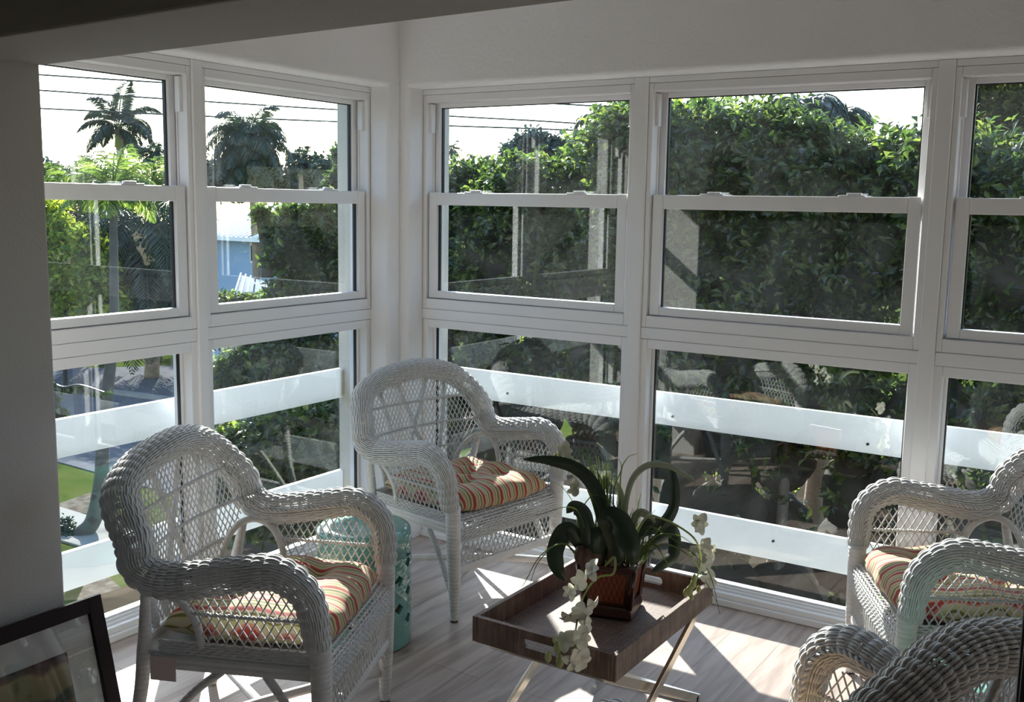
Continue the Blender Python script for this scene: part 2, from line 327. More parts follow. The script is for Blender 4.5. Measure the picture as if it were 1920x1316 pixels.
col = [(-.001, .001), (-.001, -.192)] + arc(RV - rd, -.192 + rd, rd, -PI / 2, 0) + [(RV, -RV)] + arc(.16 - rd, -RV + rd, rd, -PI / 2, 0) + [(.16, .001)]
struct(prism(col, lambda x, y: (x, y, 0), lambda x, y: (x, y, 2.19)), 'wall_corner', M['plaster'])
struct(MB().box((4.82, -RV, 0), (5.6, .14, 2.2)), 'wall_end', M['plaster'])
struct(MB().box((-.205, -.195, -.4), (.0, .205, 3.0)).box((0, 0, -.4), (.165, .205, 3.0)), 'wall_outer_corner', M['stucco_out'])
struct(MB().box((.165, .14, 2.17), (5.9, .205, 3.0)).box((4.82, .14, -.4), (5.9, .205, 3.0)).box((-.205, -2.6, 2.17), (-.14, -.195, 3.0)), 'wall_outer_lintel', M['stucco_out'])
struct(MB().box((.16, 0, -.4), (5.9, .205, 0)).box((-.205, -2.6, -.4), (0, -.19, 0)).box((-.205, -7.3, -3.2), (5.9, .0, -.4)), 'wall_outer_base', M['stucco_out'])
# wall end / near room
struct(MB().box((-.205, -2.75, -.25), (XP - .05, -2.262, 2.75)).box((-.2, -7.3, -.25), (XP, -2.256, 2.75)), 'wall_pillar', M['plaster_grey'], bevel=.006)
hv = [(XP - .3, YH0 + SK * .3, 2.0), (5.6, YH0 + SK * 5.6, 2.0), (5.6, YH1 + SK * 5.6, 2.0), (XP - .3, YH1 + SK * .3, 2.0)]
hv += [(x, y, 2.74) for x, y, z in hv]
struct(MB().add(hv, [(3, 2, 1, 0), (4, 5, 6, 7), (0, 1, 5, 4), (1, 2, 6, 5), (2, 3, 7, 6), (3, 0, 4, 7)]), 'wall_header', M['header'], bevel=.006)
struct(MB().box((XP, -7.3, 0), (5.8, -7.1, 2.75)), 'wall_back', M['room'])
mb = MB(); X = 5.6
mb.box((X, -4.2, 0), (X + .2, .14, 2.75)); mb.box((X, -7.2, 0), (X + .2, -5.9, 2.75)); mb.box((X, -5.9, 0), (X + .2, -4.2, 1.2)); mb.box((X, -5.9, 2.1), (X + .2, -4.2, 2.75))
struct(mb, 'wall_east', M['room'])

# ------------------------------------------------------------------ windows. q maps (u, d, z) -> world: u along the wall, d depth outwards
WN = [0]
def window(U0, U1, side):
    WN[0] += 1; nm = 'window_%d' % WN[0]
    if side == 'R': q = lambda u, d, z: (u, d, z)
    else: q = lambda u, d, z: (-d, -u, z)
    root = empty(nm, q((U0 + U1) / 2, 0, 0), kind='structure')
    off = Vector(root.location)
    def part(name, boxes, m, bevel=.003, parent=None):
        mb = MB()
        for a, b in boxes: mb.box(tuple(Vector(q(*a)) - off), tuple(Vector(q(*b)) - off))
        o = mb.build(name, m, parent if parent is not None else root, bevel=bevel)
        o['kind'] = 'structure'; return o
    D = .115; J = .021
    part('upper_frame', [((U0, 0, ZS), (U0 + J, D, ZT)), ((U1 - J, 0, ZS), (U1, D, ZT)), ((U0 + J + .0002, 0, 2.118), (U1 - J - .0002, D, ZT)), ((U0 + J + .0002, 0, ZS), (U1 - J - .0002, .0498, 1.192)), ((U0 + J + .0002, .05, ZS), (U1 - J - .0002, D, 1.205)),
                         ((U0 + J, .052, 1.19), (U0 + J + .008, .058, 2.118)), ((U1 - J - .008, .052, 1.19), (U1 - J, .058, 2.118))], M['trim'])
    a, b = U0 + J + .004, U1 - J - .004
    s = part('upper_sash', [((a, .064, 1.652), (a + .03, .098, 2.118)), ((b - .03, .064, 1.652), (b, .098, 2.118)), ((a + .0302, .064, 2.098), (b - .0302, .098, 2.118)), ((a + .0302, .064, 1.652), (b - .0302, .098, 1.69))], M['trim'])
    part('seal', [((a + .03, .076, 1.69), (a + .036, .092, 2.098)), ((b - .036, .076, 1.69), (b - .03, .092, 2.098)), ((a + .03, .082, 2.094), (b - .03, .092, 2.098))], M['seal'], 0, s)
    part('pane', [((a + .03, .080, 1.69), (b - .03, .084, 2.098))], M['glass'], 0, s)
    s = part('lower_sash', [((a + .004, .012, 1.196), (a + .050, .048, 1.70)), ((b - .050, .012, 1.196), (b - .004, .048, 1.70)), ((a + .0502, .012, 1.640), (b - .0502, .050, 1.698)), ((a + .0502, .012, 1.196), (b - .0502, .048, 1.230))], M['trim'])
    part('seal', [((a + .050, .028, 1.23), (a + .055, .046, 1.64)), ((b - .055, .028, 1.23), (b - .050, .046, 1.64))], M['seal'], 0, s)
    part('pane', [((a + .05, .032, 1.23), (b - .05, .036, 1.64))], M['glass'], 0, s)
    for t in (.24, .76):
        u = a + (b - a) * t
        part('sash_lock', [((u - .05, .018, 1.698), (u + .05, .046, 1.704)), ((u - .02, .024, 1.704), (u + .035, .040, 1.712))], M['trim'], .002, s)
    for u in (U0 + J, U1 - J - .016): part('jamb_clip', [((u, .022, 1.98), (u + .016, .05, 2.112))], M['trim'], .002)
    # lower fixed light
    part('lower_frame', [((U0 - .012, .004, 0.0), (U0 + .030, D, 1.092)), ((U1 - .030, .004, 0.0), (U1 + .012, D, 1.092)), ((U0 + .03, .004, 1.052), (U1 - .03, D, 1.092)),
                         ((U0 + .03, .002, 0.0), (U1 - .03, .03, .052)), ((U0 + .03, .03, 0.0), (U1 - .03, .045, .060)), ((U0 + .03, .045, 0.0), (U1 - .03, D, .068)),
                         ((U0 + .03, .05, .068), (U0 + .042, .075, 1.052)), ((U1 - .042, .05, .068), (U1 - .03, .075, 1.052)), ((U0 + .03, .058, .068), (U1 - .03, .066, .074))], M['trim'])
    part('seal', [((U0 + .042, .060, .072), (U0 + .047, .074, 1.052)), ((U1 - .047, .060, .072), (U1 - .042, .074, 1.052))], M['seal'], 0)
    part('pane', [((U0 + .04, .066, .07), (U1 - .04, .070, 1.052))], M['glass'], 0)
    return root
for a, b in WIN_R: window(a, b, 'R')
for a, b in WIN_L: window(a, b, 'L')
tn = [0]
def trim(boxes, bevel=.004):
    tn[0] += 1; mb = MB()
    for a, b in boxes: mb.box(a, b)
    return struct(mb, 'trim_%d' % tn[0], M['trim'], bevel=bevel)
def mull(u0, u1, side):
    if side == 'R': trim([((u0, -.010, 0), (u1, .135, 2.178))])
    else: trim([((-.135, -u1, 0), (.010, -u0, 2.178))])
for i in range(3): mull(WIN_R[i][1] + .0005, WIN_R[i + 1][0] - .0005, 'R')
mull(WIN_L[0][1] + .0005, WIN_L[1][0] - .0005, 'L')
for a, b in WIN_R:
    trim([((a, -.002, 1.094), (b, .12, ZS - .001))], .003); trim([((a, -.003, ZT + .001), (b, .13, 2.1775))], .003)
for a, b in WIN_L:
    trim([((-.12, -b, 1.094), (.002, -a, ZS - .001))], .003); trim([((-.13, -b, ZT + .001), (.003, -a, 2.1775))], .003)
# baseboard blocks under the frames
trim([((.16, -.014, 0), (4.82, -.001, .030))], .005); trim([((.001, -2.26, 0), (.014, -.19, .030))], .005)
# unseen side window, added to bring light into the near room
wr = empty('window_9', (5.7, -5.05, 0), kind='structure')
mb = MB()
for a, b in [((-.06, -.85, 1.2), (.06, -.80, 2.1)), ((-.06, .80, 1.2), (.06, .85, 2.1)), ((-.06, -.8, 1.2), (.06, .8, 1.26)), ((-.06, -.8, 2.04), (.06, .8, 2.1)), ((-.04, -.02, 1.26), (.04, .02, 2.04)), ((-.03, -.8, 1.63), (.03, .8, 1.67))]: mb.box(a, b)
o = mb.build('window_frame', M['trim'], wr, bevel=.004); o['kind'] = 'structure'
o = MB().box((-.003, -.8, 1.26), (.003, .8, 2.04)).build('pane', M['glass'], wr); o['kind'] = 'structure'
# a white panelled door on the near room's left wall
dr = empty('door_1', (XP + .002, -5.3, 0), kind='structure')
o = MB().box((0, -.42, 0), (.035, .42, 2.03)).build('door_panel', M['trim'], dr, bevel=.004); o['kind'] = 'structure'
o = MB().box((0, -.50, 0), (.05, -.425, 2.1)).box((0, .425, 0), (.05, .50, 2.1)).box((0, -.5, 2.035), (.05, .5, 2.1)).build('door_frame', M['trim'], dr, bevel=.004); o['kind'] = 'structure'

# ------------------------------------------------------------------ guard boards outside the glass
def board(a, b, label):
    mb = MB().box(a, b)
    o = mb.build('guard_board', M['board'], None, bevel=.003); tag(o, label, 'railing board', 'white guard boards fixed across the outside of the windows'); return o
def bolts(o, pts):
    for p, ax in pts:
        v = np.array(p); mb = MB(); d = np.array(ax) * .008
        mb.tube([v, v + d], .006, 8); mb.build('bolt_head', M['seal'], o)
B0, B1 = .692, .838; B2, B3 = .176, .326
o = board((.175, .178, B0), (4.815, .203, B1), 'upper white guard board outside the long right-hand window wall'); bolts(o, [((2.26, .178, .73), (0, -1, 0)), ((1.42, .178, .735), (0, -1, 0)), ((.55, .178, .74), (0, -1, 0))])
o = board((.175, .178, B2), (4.815, .203, B3), 'lower white guard board outside the right-hand window wall, near floor level'); bolts(o, [((1.9, .178, .26), (0, -1, 0))])
o = board((-.203, -2.5, B0), (-.178, -.20, B1), 'upper white guard board outside the left window wall by the framed picture'); bolts(o, [((-.178, -1.9, .78), (1, 0, 0))])
MB().box((-.180, -.215, B0 + .01), (-.172, -.197, B1 - .01)).build('bracket', M['chrome'], o)
MB().box((-.178, -1.16, B1 - .035), (-.174, -1.06, B1 - .028)).build('crack', M['seal'], o)
o = board((-.203, -2.5, B2), (-.178, -.20, B3), 'lower white guard board outside the left window wall, above the lawn')

# ================================================================== WICKER ARMCHAIR
HALF = np.array([[.3228, .2701, .464], [.338, .2503, .6027], [.3395, .1663, .6671], [.3335, .0454, .6536], [.346, -.13, .626], [.357, -.215, .660], [.3481, -.235, .735], [.2940, -.302, .830], [.1820, -.3177, .888], [0, -.305, .9170]])
def chair_rim():
    full = np.vstack([HALF, HALF[:-1][::-1] * [-1, 1, 1]])
    P, Ln = resample(smooth_curve(full, 14), 900)
    for _ in range(14): P[1:-1] = (P[:-2] + P[2:] + 2 * P[1:-1]) / 4
    return P, Ln
RIM, RLEN = chair_rim()
def rim_frames():
    P = RIM; T = np.gradient(P, axis=0); T /= np.linalg.norm(T, axis=1, keepdims=True)
    cen = np.array([0, -.05, .62]); O = P - cen                       # outwards
    O[:, 2] = np.maximum(O[:, 2], -.05) ; O[:, 1] *= .55
    O -= T * np.sum(O * T, 1, keepdims=True); O /= np.linalg.norm(O, axis=1, keepdims=True)
    for _ in range(30): O[1:-1] = (O[:-2] + O[2:] + 2 * O[1:-1]) / 4; 
    O -= T * np.sum(O * T, 1, keepdims=True); O /= np.linalg.norm(O, axis=1, keepdims=True)
    return P, T, O, np.cross(T, O)
def woven_roll(mb, P, N, B, Ln, R, rows, pitch=.031, p2=.031, wr=.0036, sq=1.0, a0=0, a1=2 * PI):
    n = len(P); s = np.linspace(0, Ln, n)
    angs = np.linspace(a0, a1, rows, endpoint=(a1 - a0) < 6.2)
    Rr = np.broadcast_to(R, (n,)); sq = np.broadcast_to(sq, (n,))[:, None]
    for k, a in enumerate(angs):
        off = .0046 * np.abs(np.sin(PI * s / pitch)) ** .8 + .0011 * np.sin(PI * s / p2 + PI * (k % 2))
        r = (Rr + off)[:, None]
        Q = P + r * (math.cos(a) * N + sq * math.sin(a) * B)
        mb.tube(Q, wr, 4, up=(math.cos(a) * N + math.sin(a) * B))
    st = np.arange(pitch / 2, Ln, pitch)
    for q in st:
        i = int(q / Ln * (n - 1)); aa = np.linspace(a0, a1, 20)
        ring = P[i] + (Rr[i] - .001) * (np.cos(aa)[:, None] * N[i] + sq[i] * np.sin(aa)[:, None] * B[i])
        mb.tube(ring, .0028, 4)
def twist(mb, P, r=.0042, amp=.0045, wl=.032, n=5):
    P = np.asarray(P); Q, Ln = resample(P, max(12, int(np.linalg.norm(np.diff(P, axis=0), axis=1).sum() / .005)))
    T = np.gradient(Q, axis=0); T /= np.linalg.norm(T, axis=1, keepdims=True) + 1e-9
    a = np.array([0, 0, 1.]) if abs(T[len(T) // 2][2]) < .8 else np.array([0, 1., 0])
    N = a - T * (T @ a)[:, None]; N /= np.linalg.norm(N, axis=1, keepdims=True); Bn = np.cross(T, N)
    s = np.linspace(0, Ln, len(Q)) * 2 * PI / wl
    for ph in (0, PI): mb.tube(Q + amp * (np.cos(s + ph)[:, None] * N + np.sin(s + ph)[:, None] * Bn), r, n)

def back_y(x, z):
    yc = -.262 - .05 * (z - .44) / .5
    j = np.interp(z, [.44, .60, .66, .735, .828, .893, .92], [-.245, -.215, -.225, -.245, -.30, -.317, -.308])
    return yc + (j - yc) * min(1, (abs(x) / .33)) ** 2
def back_xmax(z): return np.interp(z, [.43, .56, .62, .66, .735, .80, .828, .86, .885], [.285, .292, .305, .312, .300, .262, .235, .175, .0])
def in_back(x, z):
    if z < .435 or z > .882 or abs(x) > back_xmax(z): return False
    dx = (abs(x) - .305) / .105; dz = (z - .43) / .165
    return dx * dx + dz * dz > 1
def in_arm(y, z):
    top = np.interp(y, [-.2, -.12, .0, .05, .12, .20, .235], [.58, .585, .60, .61, .618, .60, .54])
    if y < -.23 or y > .235 or z < .435 or z > top: return False
    dy = (y + .20) / .125; dz = (z - .43) / .165
    return dy * dy + dz * dz > 1
def lattice(mb, inside, mapf, u0, u1, v0, v1, sp, slope, r=.0026):
    """two families of crossing strands over the (u, v) rectangle, cut to the outline and woven over and under each other"""
    for sg in (1, -1):
        span = (v1 - v0) / slope
        c = u0 - span - 1e-3
        while c < u1 + span:
            t = np.arange(0, 1.0001, .016); u = c + (span * t if sg > 0 else span * (1 - t)) ; v = v0 + (v1 - v0) * t
            run = []
            for a, b in zip(u, v):
                if inside(a, b): run.append((a, b))
                else:
                    if len(run) > 2: mb.tube([mapf(x, y, sg) for x, y in run], r, 4)
                    run = []
            if len(run) > 2: mb.tube([mapf(x, y, sg) for x, y in run], r, 4)
            c += sp
def chair_proto():
    root = empty('wicker_armchair', (0, 0, 0))
    P, T, N, B = rim_frames(); n = len(P)
    s = np.linspace(0, 1, n); e = np.minimum(s, 1 - s)
    R = np.interp(e, [0, .05, .12, .25, .5], [.030, .034, .038, .039, .038]); SQ = np.interp(e, [0, .10, .20, .30, .5], [1.0, 1.1, 1.15, 1.2, 1.2])
    P = P + np.outer(np.interp(e, [.22, .32], [0, 1]), [0, -.008, 0])
    mb = MB(); woven_roll(mb, P, N, B, RLEN, R, 38, sq=SQ)
    mb.build('rolled_rim', M['wicker'], root, smooth=True)
    # braid along the rim's inner edge
    mb = MB()
    for off, dz in ((0, 0), (.011, .006)):
        Q = P - N * (R - .006 + off)[:, None] + B * dz; twist(mb, Q[14:-14], .0045, .0045, .034, 4)
    mb.build('rim_braid', M['wicker'], root, smooth=True)
    # back lattice
    mb = MB(); mf = lambda x, z, sg: (x, back_y(x, z) + .0028 * sg, z)
    lattice(mb, in_back, mf, -.32, .32, .43, .89, .0225, 1.7, .0021)
    mb.build('back_lattice', M['wicker'], root, smooth=True)
    mb = MB()
    for z in (.555, .665, .775):
        xm = back_xmax(z) + .004
        if z < .58: xm = .215
        twist(mb, [(x, back_y(x, z) + .006, z) for x in np.linspace(-xm, xm, 24)], .0034, .0038, .024, 4)
    mb.build('back_band', M['wicker'], root, smooth=True)
    # supports behind the back
    for x0, x1, z0, z1 in ((-.10, -.19, .40, .84), (.10, .19, .40, .84), (.10, -.10, .42, .88), (-.10, .10, .42, .88)):
        mb = MB(); mb.tube([(x0 + (x1 - x0) * t, back_y(x0 + (x1 - x0) * t, z0 + (z1 - z0) * t) - .022 - (.008 if x0 * x1 < 0 and x0 > 0 else 0), z0 + (z1 - z0) * t) for t in np.linspace(0, 1, 10)], .010, 7)
        mb.build('back_support', M['wrap'], root, smooth=True)
    for sx in (1, -1):
        mb = MB(); ax = lambda y, z: np.interp(z, [.43, .62], [.302, .326]) + .004 * math.sin((y + .2) * 7)
        lattice(mb, in_arm, lambda y, z, sg: (sx * (ax(y, z) + .0028 * sg), y, z), -.23, .24, .435, .625, .026, 1.7, .0023)
        mb.build('arm_lattice', M['wicker'], root, smooth=True)
        mb = MB(); twist(mb, [(sx * (ax(y, .53) + .005), y, .53) for y in np.linspace(-.09, .235, 12)], .0034, .0038, .024, 4)
        mb.build('arm_band', M['wicker'], root, smooth=True)
        L = smooth_curve([(sx * .304, -.072, .425), (sx * .312, -.085, .50), (sx * .326, -.125, .565), (sx * .325, -.185, .592), (sx * .285, -.236, .575), (sx * .225, -.258, .51), (sx * .205, -.262, .425)], 8)
        mb = MB(); mb.tube(L, .0115, 8); mb.build('arch', M['wrap'], root, smooth=True)
        # woven side below the arm, then the wrapped rail
        mb = MB()
        for k in range(5):
            y = np.linspace(-.20, .26, 60); z = .435 - .008 * k
            mb.tube(np.stack([sx * (.304 + .003 * np.sin(y * 2 * PI / .03 + PI * (k % 2))), y, np.full(60, z)], 1), .0042, 4)
        mb.build('side_weave', M['wicker'], root, smooth=True)
        mb = MB(); mb.box((sx * .289, -.228, .352), (sx * .311, .26, .396)); mb.build('side_rail', M['wrap'], root, bevel=.009)
        # front leg, wrapped, tapering to the foot
        F = [(sx * .312, .272, .475), (sx * .3085, .273, .36), (sx * .304, .274, .20), (sx * .300, .273, .08), (sx * .300, .2725, .0)]
        mb = MB(); mb.tube(smooth_curve(F, 6), np.interp(np.linspace(0, 1, 25), [0, .3, .6, 1], [.031, .029, .024, .0155]), 14); lg = mb.build('leg', M['wrap'], root, smooth=True)
        MB().tube([(sx * .300, .2725, .0), (sx * .300, .2725, .012)], .0162, 12).build('foot_pad', M['seal'], lg)
        mb = MB(); mb.tube(smooth_curve([(sx * .322, -.225, .585), (sx * .292, -.250, .42), (sx * .285, -.272, .26), (sx * .292, -.305, .12), (sx * .305, -.345, 0)], 6), np.interp(np.linspace(0, 1, 25), [0, .3, 1], [.013, .021, .015]), 12); mb.build('leg', M['wrap'], root, smooth=True)
        # side braces and corner brackets
        mb = MB(); mb.tube(smooth_curve([(sx * .296, .11, .355), (sx * .297, .17, .27), (sx * .298, .245, .13), (sx * .299, .262, .10)], 6), .0125, 8)
        mb.build('brace', M['wrap'], root, smooth=True)
        mb = MB(); mb.tube(smooth_curve([(sx * .296, -.02, .355), (sx * .294, -.11, .28), (sx * .293, -.25, .12), (sx * .296, -.295, .075)], 6), .0125, 8)
        mb.build('brace', M['wrap'], root, smooth=True)
        mb = MB(); mb.tube(smooth_curve([(sx * .285, .276, .125), (sx * .268, .276, .165), (sx * .235, .276, .192), (sx * .20, .276, .202)], 6), .0075, 7)
        mb.build('front_bracket', M['wrap'], root, smooth=True)
    for a, b, dz in (((.29, .255, .105), (-.295, -.315, .095), 0), ((-.29, .255, .105), (.295, -.315, .095), .020)):
        mb = MB(); a = np.array(a); b = np.array(b); mb.tube([a + (b - a) * t + np.array([0, 0, dz * math.sin(PI * t)]) for t in np.linspace(0, 1, 12)], .0155, 9); mb.build('stretcher', M['wrap'], root, smooth=True)
    # seat: frame, woven deck, front roll and lattice apron
    mb = MB(); mb.box((-.30, -.25, .385), (.30, .25, .402)); mb.build('seat_deck', M['wicker'], root, bevel=.004)
    mb = MB(); k = 300; x = np.linspace(-.288, .288, k)
    zz = [(.215, .4085), (.235, .416), (.252, .4165), (.266, .412), (.278, .404), (.286, .394), (.2895, .384), (.290, .374), (.290, .364), (.2895, .354), (.289, .345), (.2885, .336), (.288, .328)]
    for i, (y, z) in enumerate(zz):
        w_ = .0022 * np.sin(PI * x / .0135 + PI * (i % 2)) + .002 * np.abs(np.sin(PI * x / .027))
        nrm = np.array([0, .5, .85]) if i < 4 else np.array([0, 1., 0])
        mb.tube(np.stack([x, np.full(k, y) + w_ * nrm[1], np.full(k, z) + w_ * nrm[2]], 1), .0046, 4)
    for q in np.arange(-.28, .285, .027):
        mb.tube(smooth_curve([(q, .21, .405), (q, .25, .413), (q, .278, .400), (q, .287, .375), (q, .286, .33)], 3), .003, 4)
    mb.build('front_roll', M['wicker'], root, smooth=True)
    mb = MB(); ok = lambda u, v: abs(u) < .282 and .222 < v < .332
    lattice(mb, ok, lambda u, v, sg: (u, .284 + .0026 * sg, v), -.29, .29, .215, .34, .026, 1.9)
    mb.build('apron_lattice', M['wicker'], root, smooth=True)
    mb = MB(); mb.box((-.292, .268, .196), (.292, .290, .232)); mb.build('front_rail', M['wrap'], root, bevel=.008)
    mb = MB(); mb.box((-.27, -.268, .385), (.27, -.245, .43)); mb.build('rear_rail', M['wrap'], root, bevel=.008)
    return root
def cushion_proto():
    nx, ny = 61, 61; U = np.linspace(-1, 1, nx); V = np.linspace(-1, 1, ny)
    tf = [(-.38, -.36), (.38, -.36), (-.38, .36), (.38, .36), (0, 0)]
    rs = random.Random(4)
    def surf(sg):
        G = np.zeros((nx, ny, 3))
        for i, u in enumerate(U):
            for j, v in enumerate(V):
                e = 2.6
                # squircle plan
                x = .268 * u * (1 - .075 * v * v); y = .258 * v * (1 - .075 * u * u)
                x = x if abs(x) < 9 else x
                h = max(0., (1 - abs(u) ** 4)) ** .40 * max(0., (1 - abs(v) ** 4)) ** .40
                d = 0
                for a, b in tf:
                    r2 = ((u - a) ** 2 + (v - b) ** 2); d = max(d, math.exp(-r2 / .022) * .72 + math.exp(-r2 / .10) * .25)
                puff = 1 + .10 * math.cos(u * 8.2) * math.cos(v * 8.2)
                z = .074 * h * puff * (1 - .70 * d) if sg > 0 else .048 * h
                # scalloped edge between the stuffing folds
                ed = max(abs(u), abs(v)); k = 1 + .018 * math.cos((u + v) * 12) * ed
                G[i, j] = (x * k, y * k, sg * z)
        return G
    me_v = []; mb = MB(); mb.grid(surf(1), flip=True); mb.grid(surf(-1))
    o = mb.build('seat_cushion', M['stripes'], None, smooth=True)
    me = o.data; uv = me.uv_layers.new(name='UVMap'); co = np.zeros(len(me.vertices) * 3); me.vertices.foreach_get('co', co); co = co.reshape(-1, 3)
    li = np.zeros(len(me.loops), int); me.loops.foreach_get('vertex_index', li)
    # cloth is gathered at the tufts, so the stripes bend towards them
    x = co[:, 0].copy(); 
    for a, b in tf:
        cx, cy_ = a * .268, b * .258; dx = co[:, 0] - cx; dy = co[:, 1] - cy_; r2 = dx * dx + dy * dy
        x += dx * .75 * np.exp(-r2 / .0042)
    uvs = np.stack([x / .047 + .35, co[:, 1] / .3], 1)[li]; uv.data.foreach_set('uv', uvs.ravel())
    bm = bmesh.new(); bm.from_mesh(me); bmesh.ops.remove_doubles(bm, verts=bm.verts, dist=.0008); bm.to_mesh(me); bm.free()
    for a, b in tf:
        MB().lathe([(0.0001, .006), (.006, .005), (.009, .001), (.007, -.003)], 12).build('tuft_button', M['stripes'], o, smooth=True, loc=(a * .268, b * .258, .020))
    return o
ch = chair_proto(); cu = cushion_proto()
POSES = [(1.009, -1.836, .4103, 'white wicker armchair nearest the framed picture, before the left windows'),
         (.723, -.441, -.180, 'white wicker armchair standing in the corner between the two window walls'),
         (2.752, -.476, 3.6234, 'white wicker armchair standing close against the right windows'),
         (2.702, -2.037, 2.739, 'white wicker armchair seen from behind, nearest the dark cabinet, turned to the tray table')]
CL = ['striped tufted cushion on the wicker armchair nearest the framed picture', 'striped tufted cushion on the wicker armchair in the window corner',
      'striped tufted cushion on the wicker armchair against the right windows', 'striped tufted cushion on the wicker armchair seen from behind']
for i, (x, y, th, lab) in enumerate(POSES):
    c = ch if i == 0 else copy_tree(ch); c.location = (x, y, 0); c.rotation_euler = (0, 0, th - PI / 2)
    tag(c, lab, 'chair', 'white wicker armchairs round the tray table')
    k = cu if i == 0 else copy_tree(cu); f = Vector((math.cos(th), math.sin(th)))
    k.location = (x + f.x * .025, y + f.y * .025, .454); k.rotation_euler = (0, 0, th - PI / 2 + (.02, -.03, .03, 0)[i])
    tag(k, CL[i], 'cushion', 'striped seat cushions on the wicker armchairs')
# paper tag hanging from the first chair's rail
mb = MB().box((-.001, -.038, -.03), (.001, .038, .04)); t = mb.build('hang_tag', M['tagpaper'], ch); t.location = (.3145, -.185, .352); tag(t, 'pinkish paper tag')

# ================================================================== TRAY TABLE
tx0, tx1, ty0, ty1 = 1.585, 2.058, -1.588, -.90; TZ0, TZ1 = .375, .452
tr = empty('serving_tray', ((tx0 + tx1) / 2, (ty0 + ty1) / 2, TZ0), label='brown raffia serving tray with cut-out handles on the steel folding stand', cat='tray')
hx, hy = (tx1 - tx0) / 2, (ty1 - ty0) / 2; wt = .016; H = TZ1 - TZ0
MB().box((-hx + wt, -hy + wt, 0), (hx - wt, hy - wt, .012)).build('tray_base', M['raffia'], tr)
for s in (-1, 1):
    MB().box((s * hx, -hy, 0), (s * (hx - wt), hy, H)).build('long_side', M['raffia'], tr, bevel=.002)
    # short side with a rounded hand hole
    mb = MB(); y0, y1 = sorted((s * hy, s * (hy - wt))); hw, z0, z1 = .052, .026, .052; xi = hx - wt
    mb.box((-xi, y0, 0), (xi, y1, z0)); mb.box((-xi, y0, z1), (xi, y1, H))
    mb.box((-xi, y0, z0), (-hw - .012, y1, z1)); mb.box((hw + .012, y0, z0), (xi, y1, z1))
    zc = (z0 + z1) / 2; rr = (z1 - z0) / 2
    for sg in (-1, 1):
        a = np.linspace(-PI / 2, PI / 2, 9); arc = [(sg * (hw - .0 + rr * math.cos(t) * .9), zc + rr * math.sin(t)) for t in a]
        for q in range(8):
            (xa, za), (xb, zb) = arc[q], arc[q + 1]; xo = sg * (hw + .0125)
            mb.add([(xa, y0, za), (xb, y0, zb), (xo, y0, zb), (xo, y0, za), (xa, y1, za), (xb, y1, zb), (xo, y1, zb), (xo, y1, za)],
                   [(0, 1, 2, 3), (7, 6, 5, 4), (0, 4, 5, 1)])
    mb.build('short_side', M['raffia'], tr)
st = empty('folding_stand', ((tx0 + tx1) / 2, (ty0 + ty1) / 2, 0), label='polished steel crossed-leg folding stand under the brown tray', cat='stand')
def bar(mb, a, b, w_, t, up):
    a = np.array(a, float); b = np.array(b, float); d = b - a; L_ = np.linalg.norm(d); d /= L_; u = np.array(up, float); u -= d * (u @ d); u /= np.linalg.norm(u); v = np.cross(d, u)
    V = [a + sx * u * w_ / 2 + sy * v * t / 2 + k * d * L_ for k in (0, 1) for sx, sy in ((-1, -1), (1, -1), (1, 1), (-1, 1))]
    mb.add(V, [(3, 2, 1, 0), (4, 5, 6, 7), (0, 1, 5, 4), (1, 2, 6, 5), (2, 3, 7, 6), (3, 0, 4, 7)]); return mb
for k, sg in ((0, 1), (1, -1)):
    xs = (.205, .18)[k]; yt, yb = sg * .31, -sg * .385
    for s in (-1, 1): bar(MB(), (s * xs, yb, .012), (s * xs, yt, .366), .03, .012, (0, 1, .6)).build('leg', M['chrome'], st, bevel=.001)
    bar(MB(), (-xs - .006, yb, .012), (xs + .006, yb, .012), .024, .03, (0, 0, 1)).build('floor_bar', M['chrome'], st, bevel=.001)
    bar(MB(), (-xs - .006, yt, .366), (xs + .006, yt, .366), .016, .03, (0, 0, 1)).build('top_bar', M['chrome'], st, bevel=.001)

# ================================================================== ORCHID PLANTER
px_, py_, pz_ = 1.825, -1.165, TZ0 + .012
PS = 1.22
pl = empty('orchid_planter', (px_, py_, pz_), math.radians(14), 'artificial white orchid with dark strap leaves in a dark red square planter on the tray', 'potted plant')
def frust(mb, z0, z1, a0, a1):
    v = [(sx * a, sy * a, z) for a, z in ((a0, z0), (a1, z1)) for sx, sy in ((-1, -1), (1, -1), (1, 1), (-1, 1))]
    mb.add(v, [(3, 2, 1, 0), (4, 5, 6, 7), (0, 1, 5, 4), (1, 2, 6, 5), (2, 3, 7, 6), (3, 0, 4, 7)]); return mb
pl.scale = (PS, PS, PS)
pot = frust(MB(), .034, .132, .056, .068).build('pot', M['pot'], pl)
frust(MB(), .004, .034, .070, .063).build('pot_base', M['pot'], pl, bevel=.006)
for sx, sy in ((-1, -1), (1, -1), (1, 1), (-1, 1)): MB().tube([(sx * .058, sy * .058, .03), (sx * .071, sy * .071, .136)], .0085, 8).build('corner_post', M['pot'], pl, smooth=True)
for q in range(4):
    mb = MB(); c, s = math.cos(q * PI / 2), math.sin(q * PI / 2)
    V = [(-.044, .0592, .042), (.044, .0592, .042), (.051, .0682, .122), (-.051, .0682, .122)]
    V = [(x * c - y * s, x * s + y * c, z) for x, y, z in V] + [(x * c - (y - .004) * s, x * s + (y - .004) * c, z) for x, y, z in V]
    mb.add(V, [(0, 1, 2, 3), (7, 6, 5, 4), (0, 4, 5, 1), (1, 5, 6, 2), (2, 6, 7, 3), (3, 7, 4, 0)]); mb.build('cane_panel', M['cane'], pot)
mb = MB()
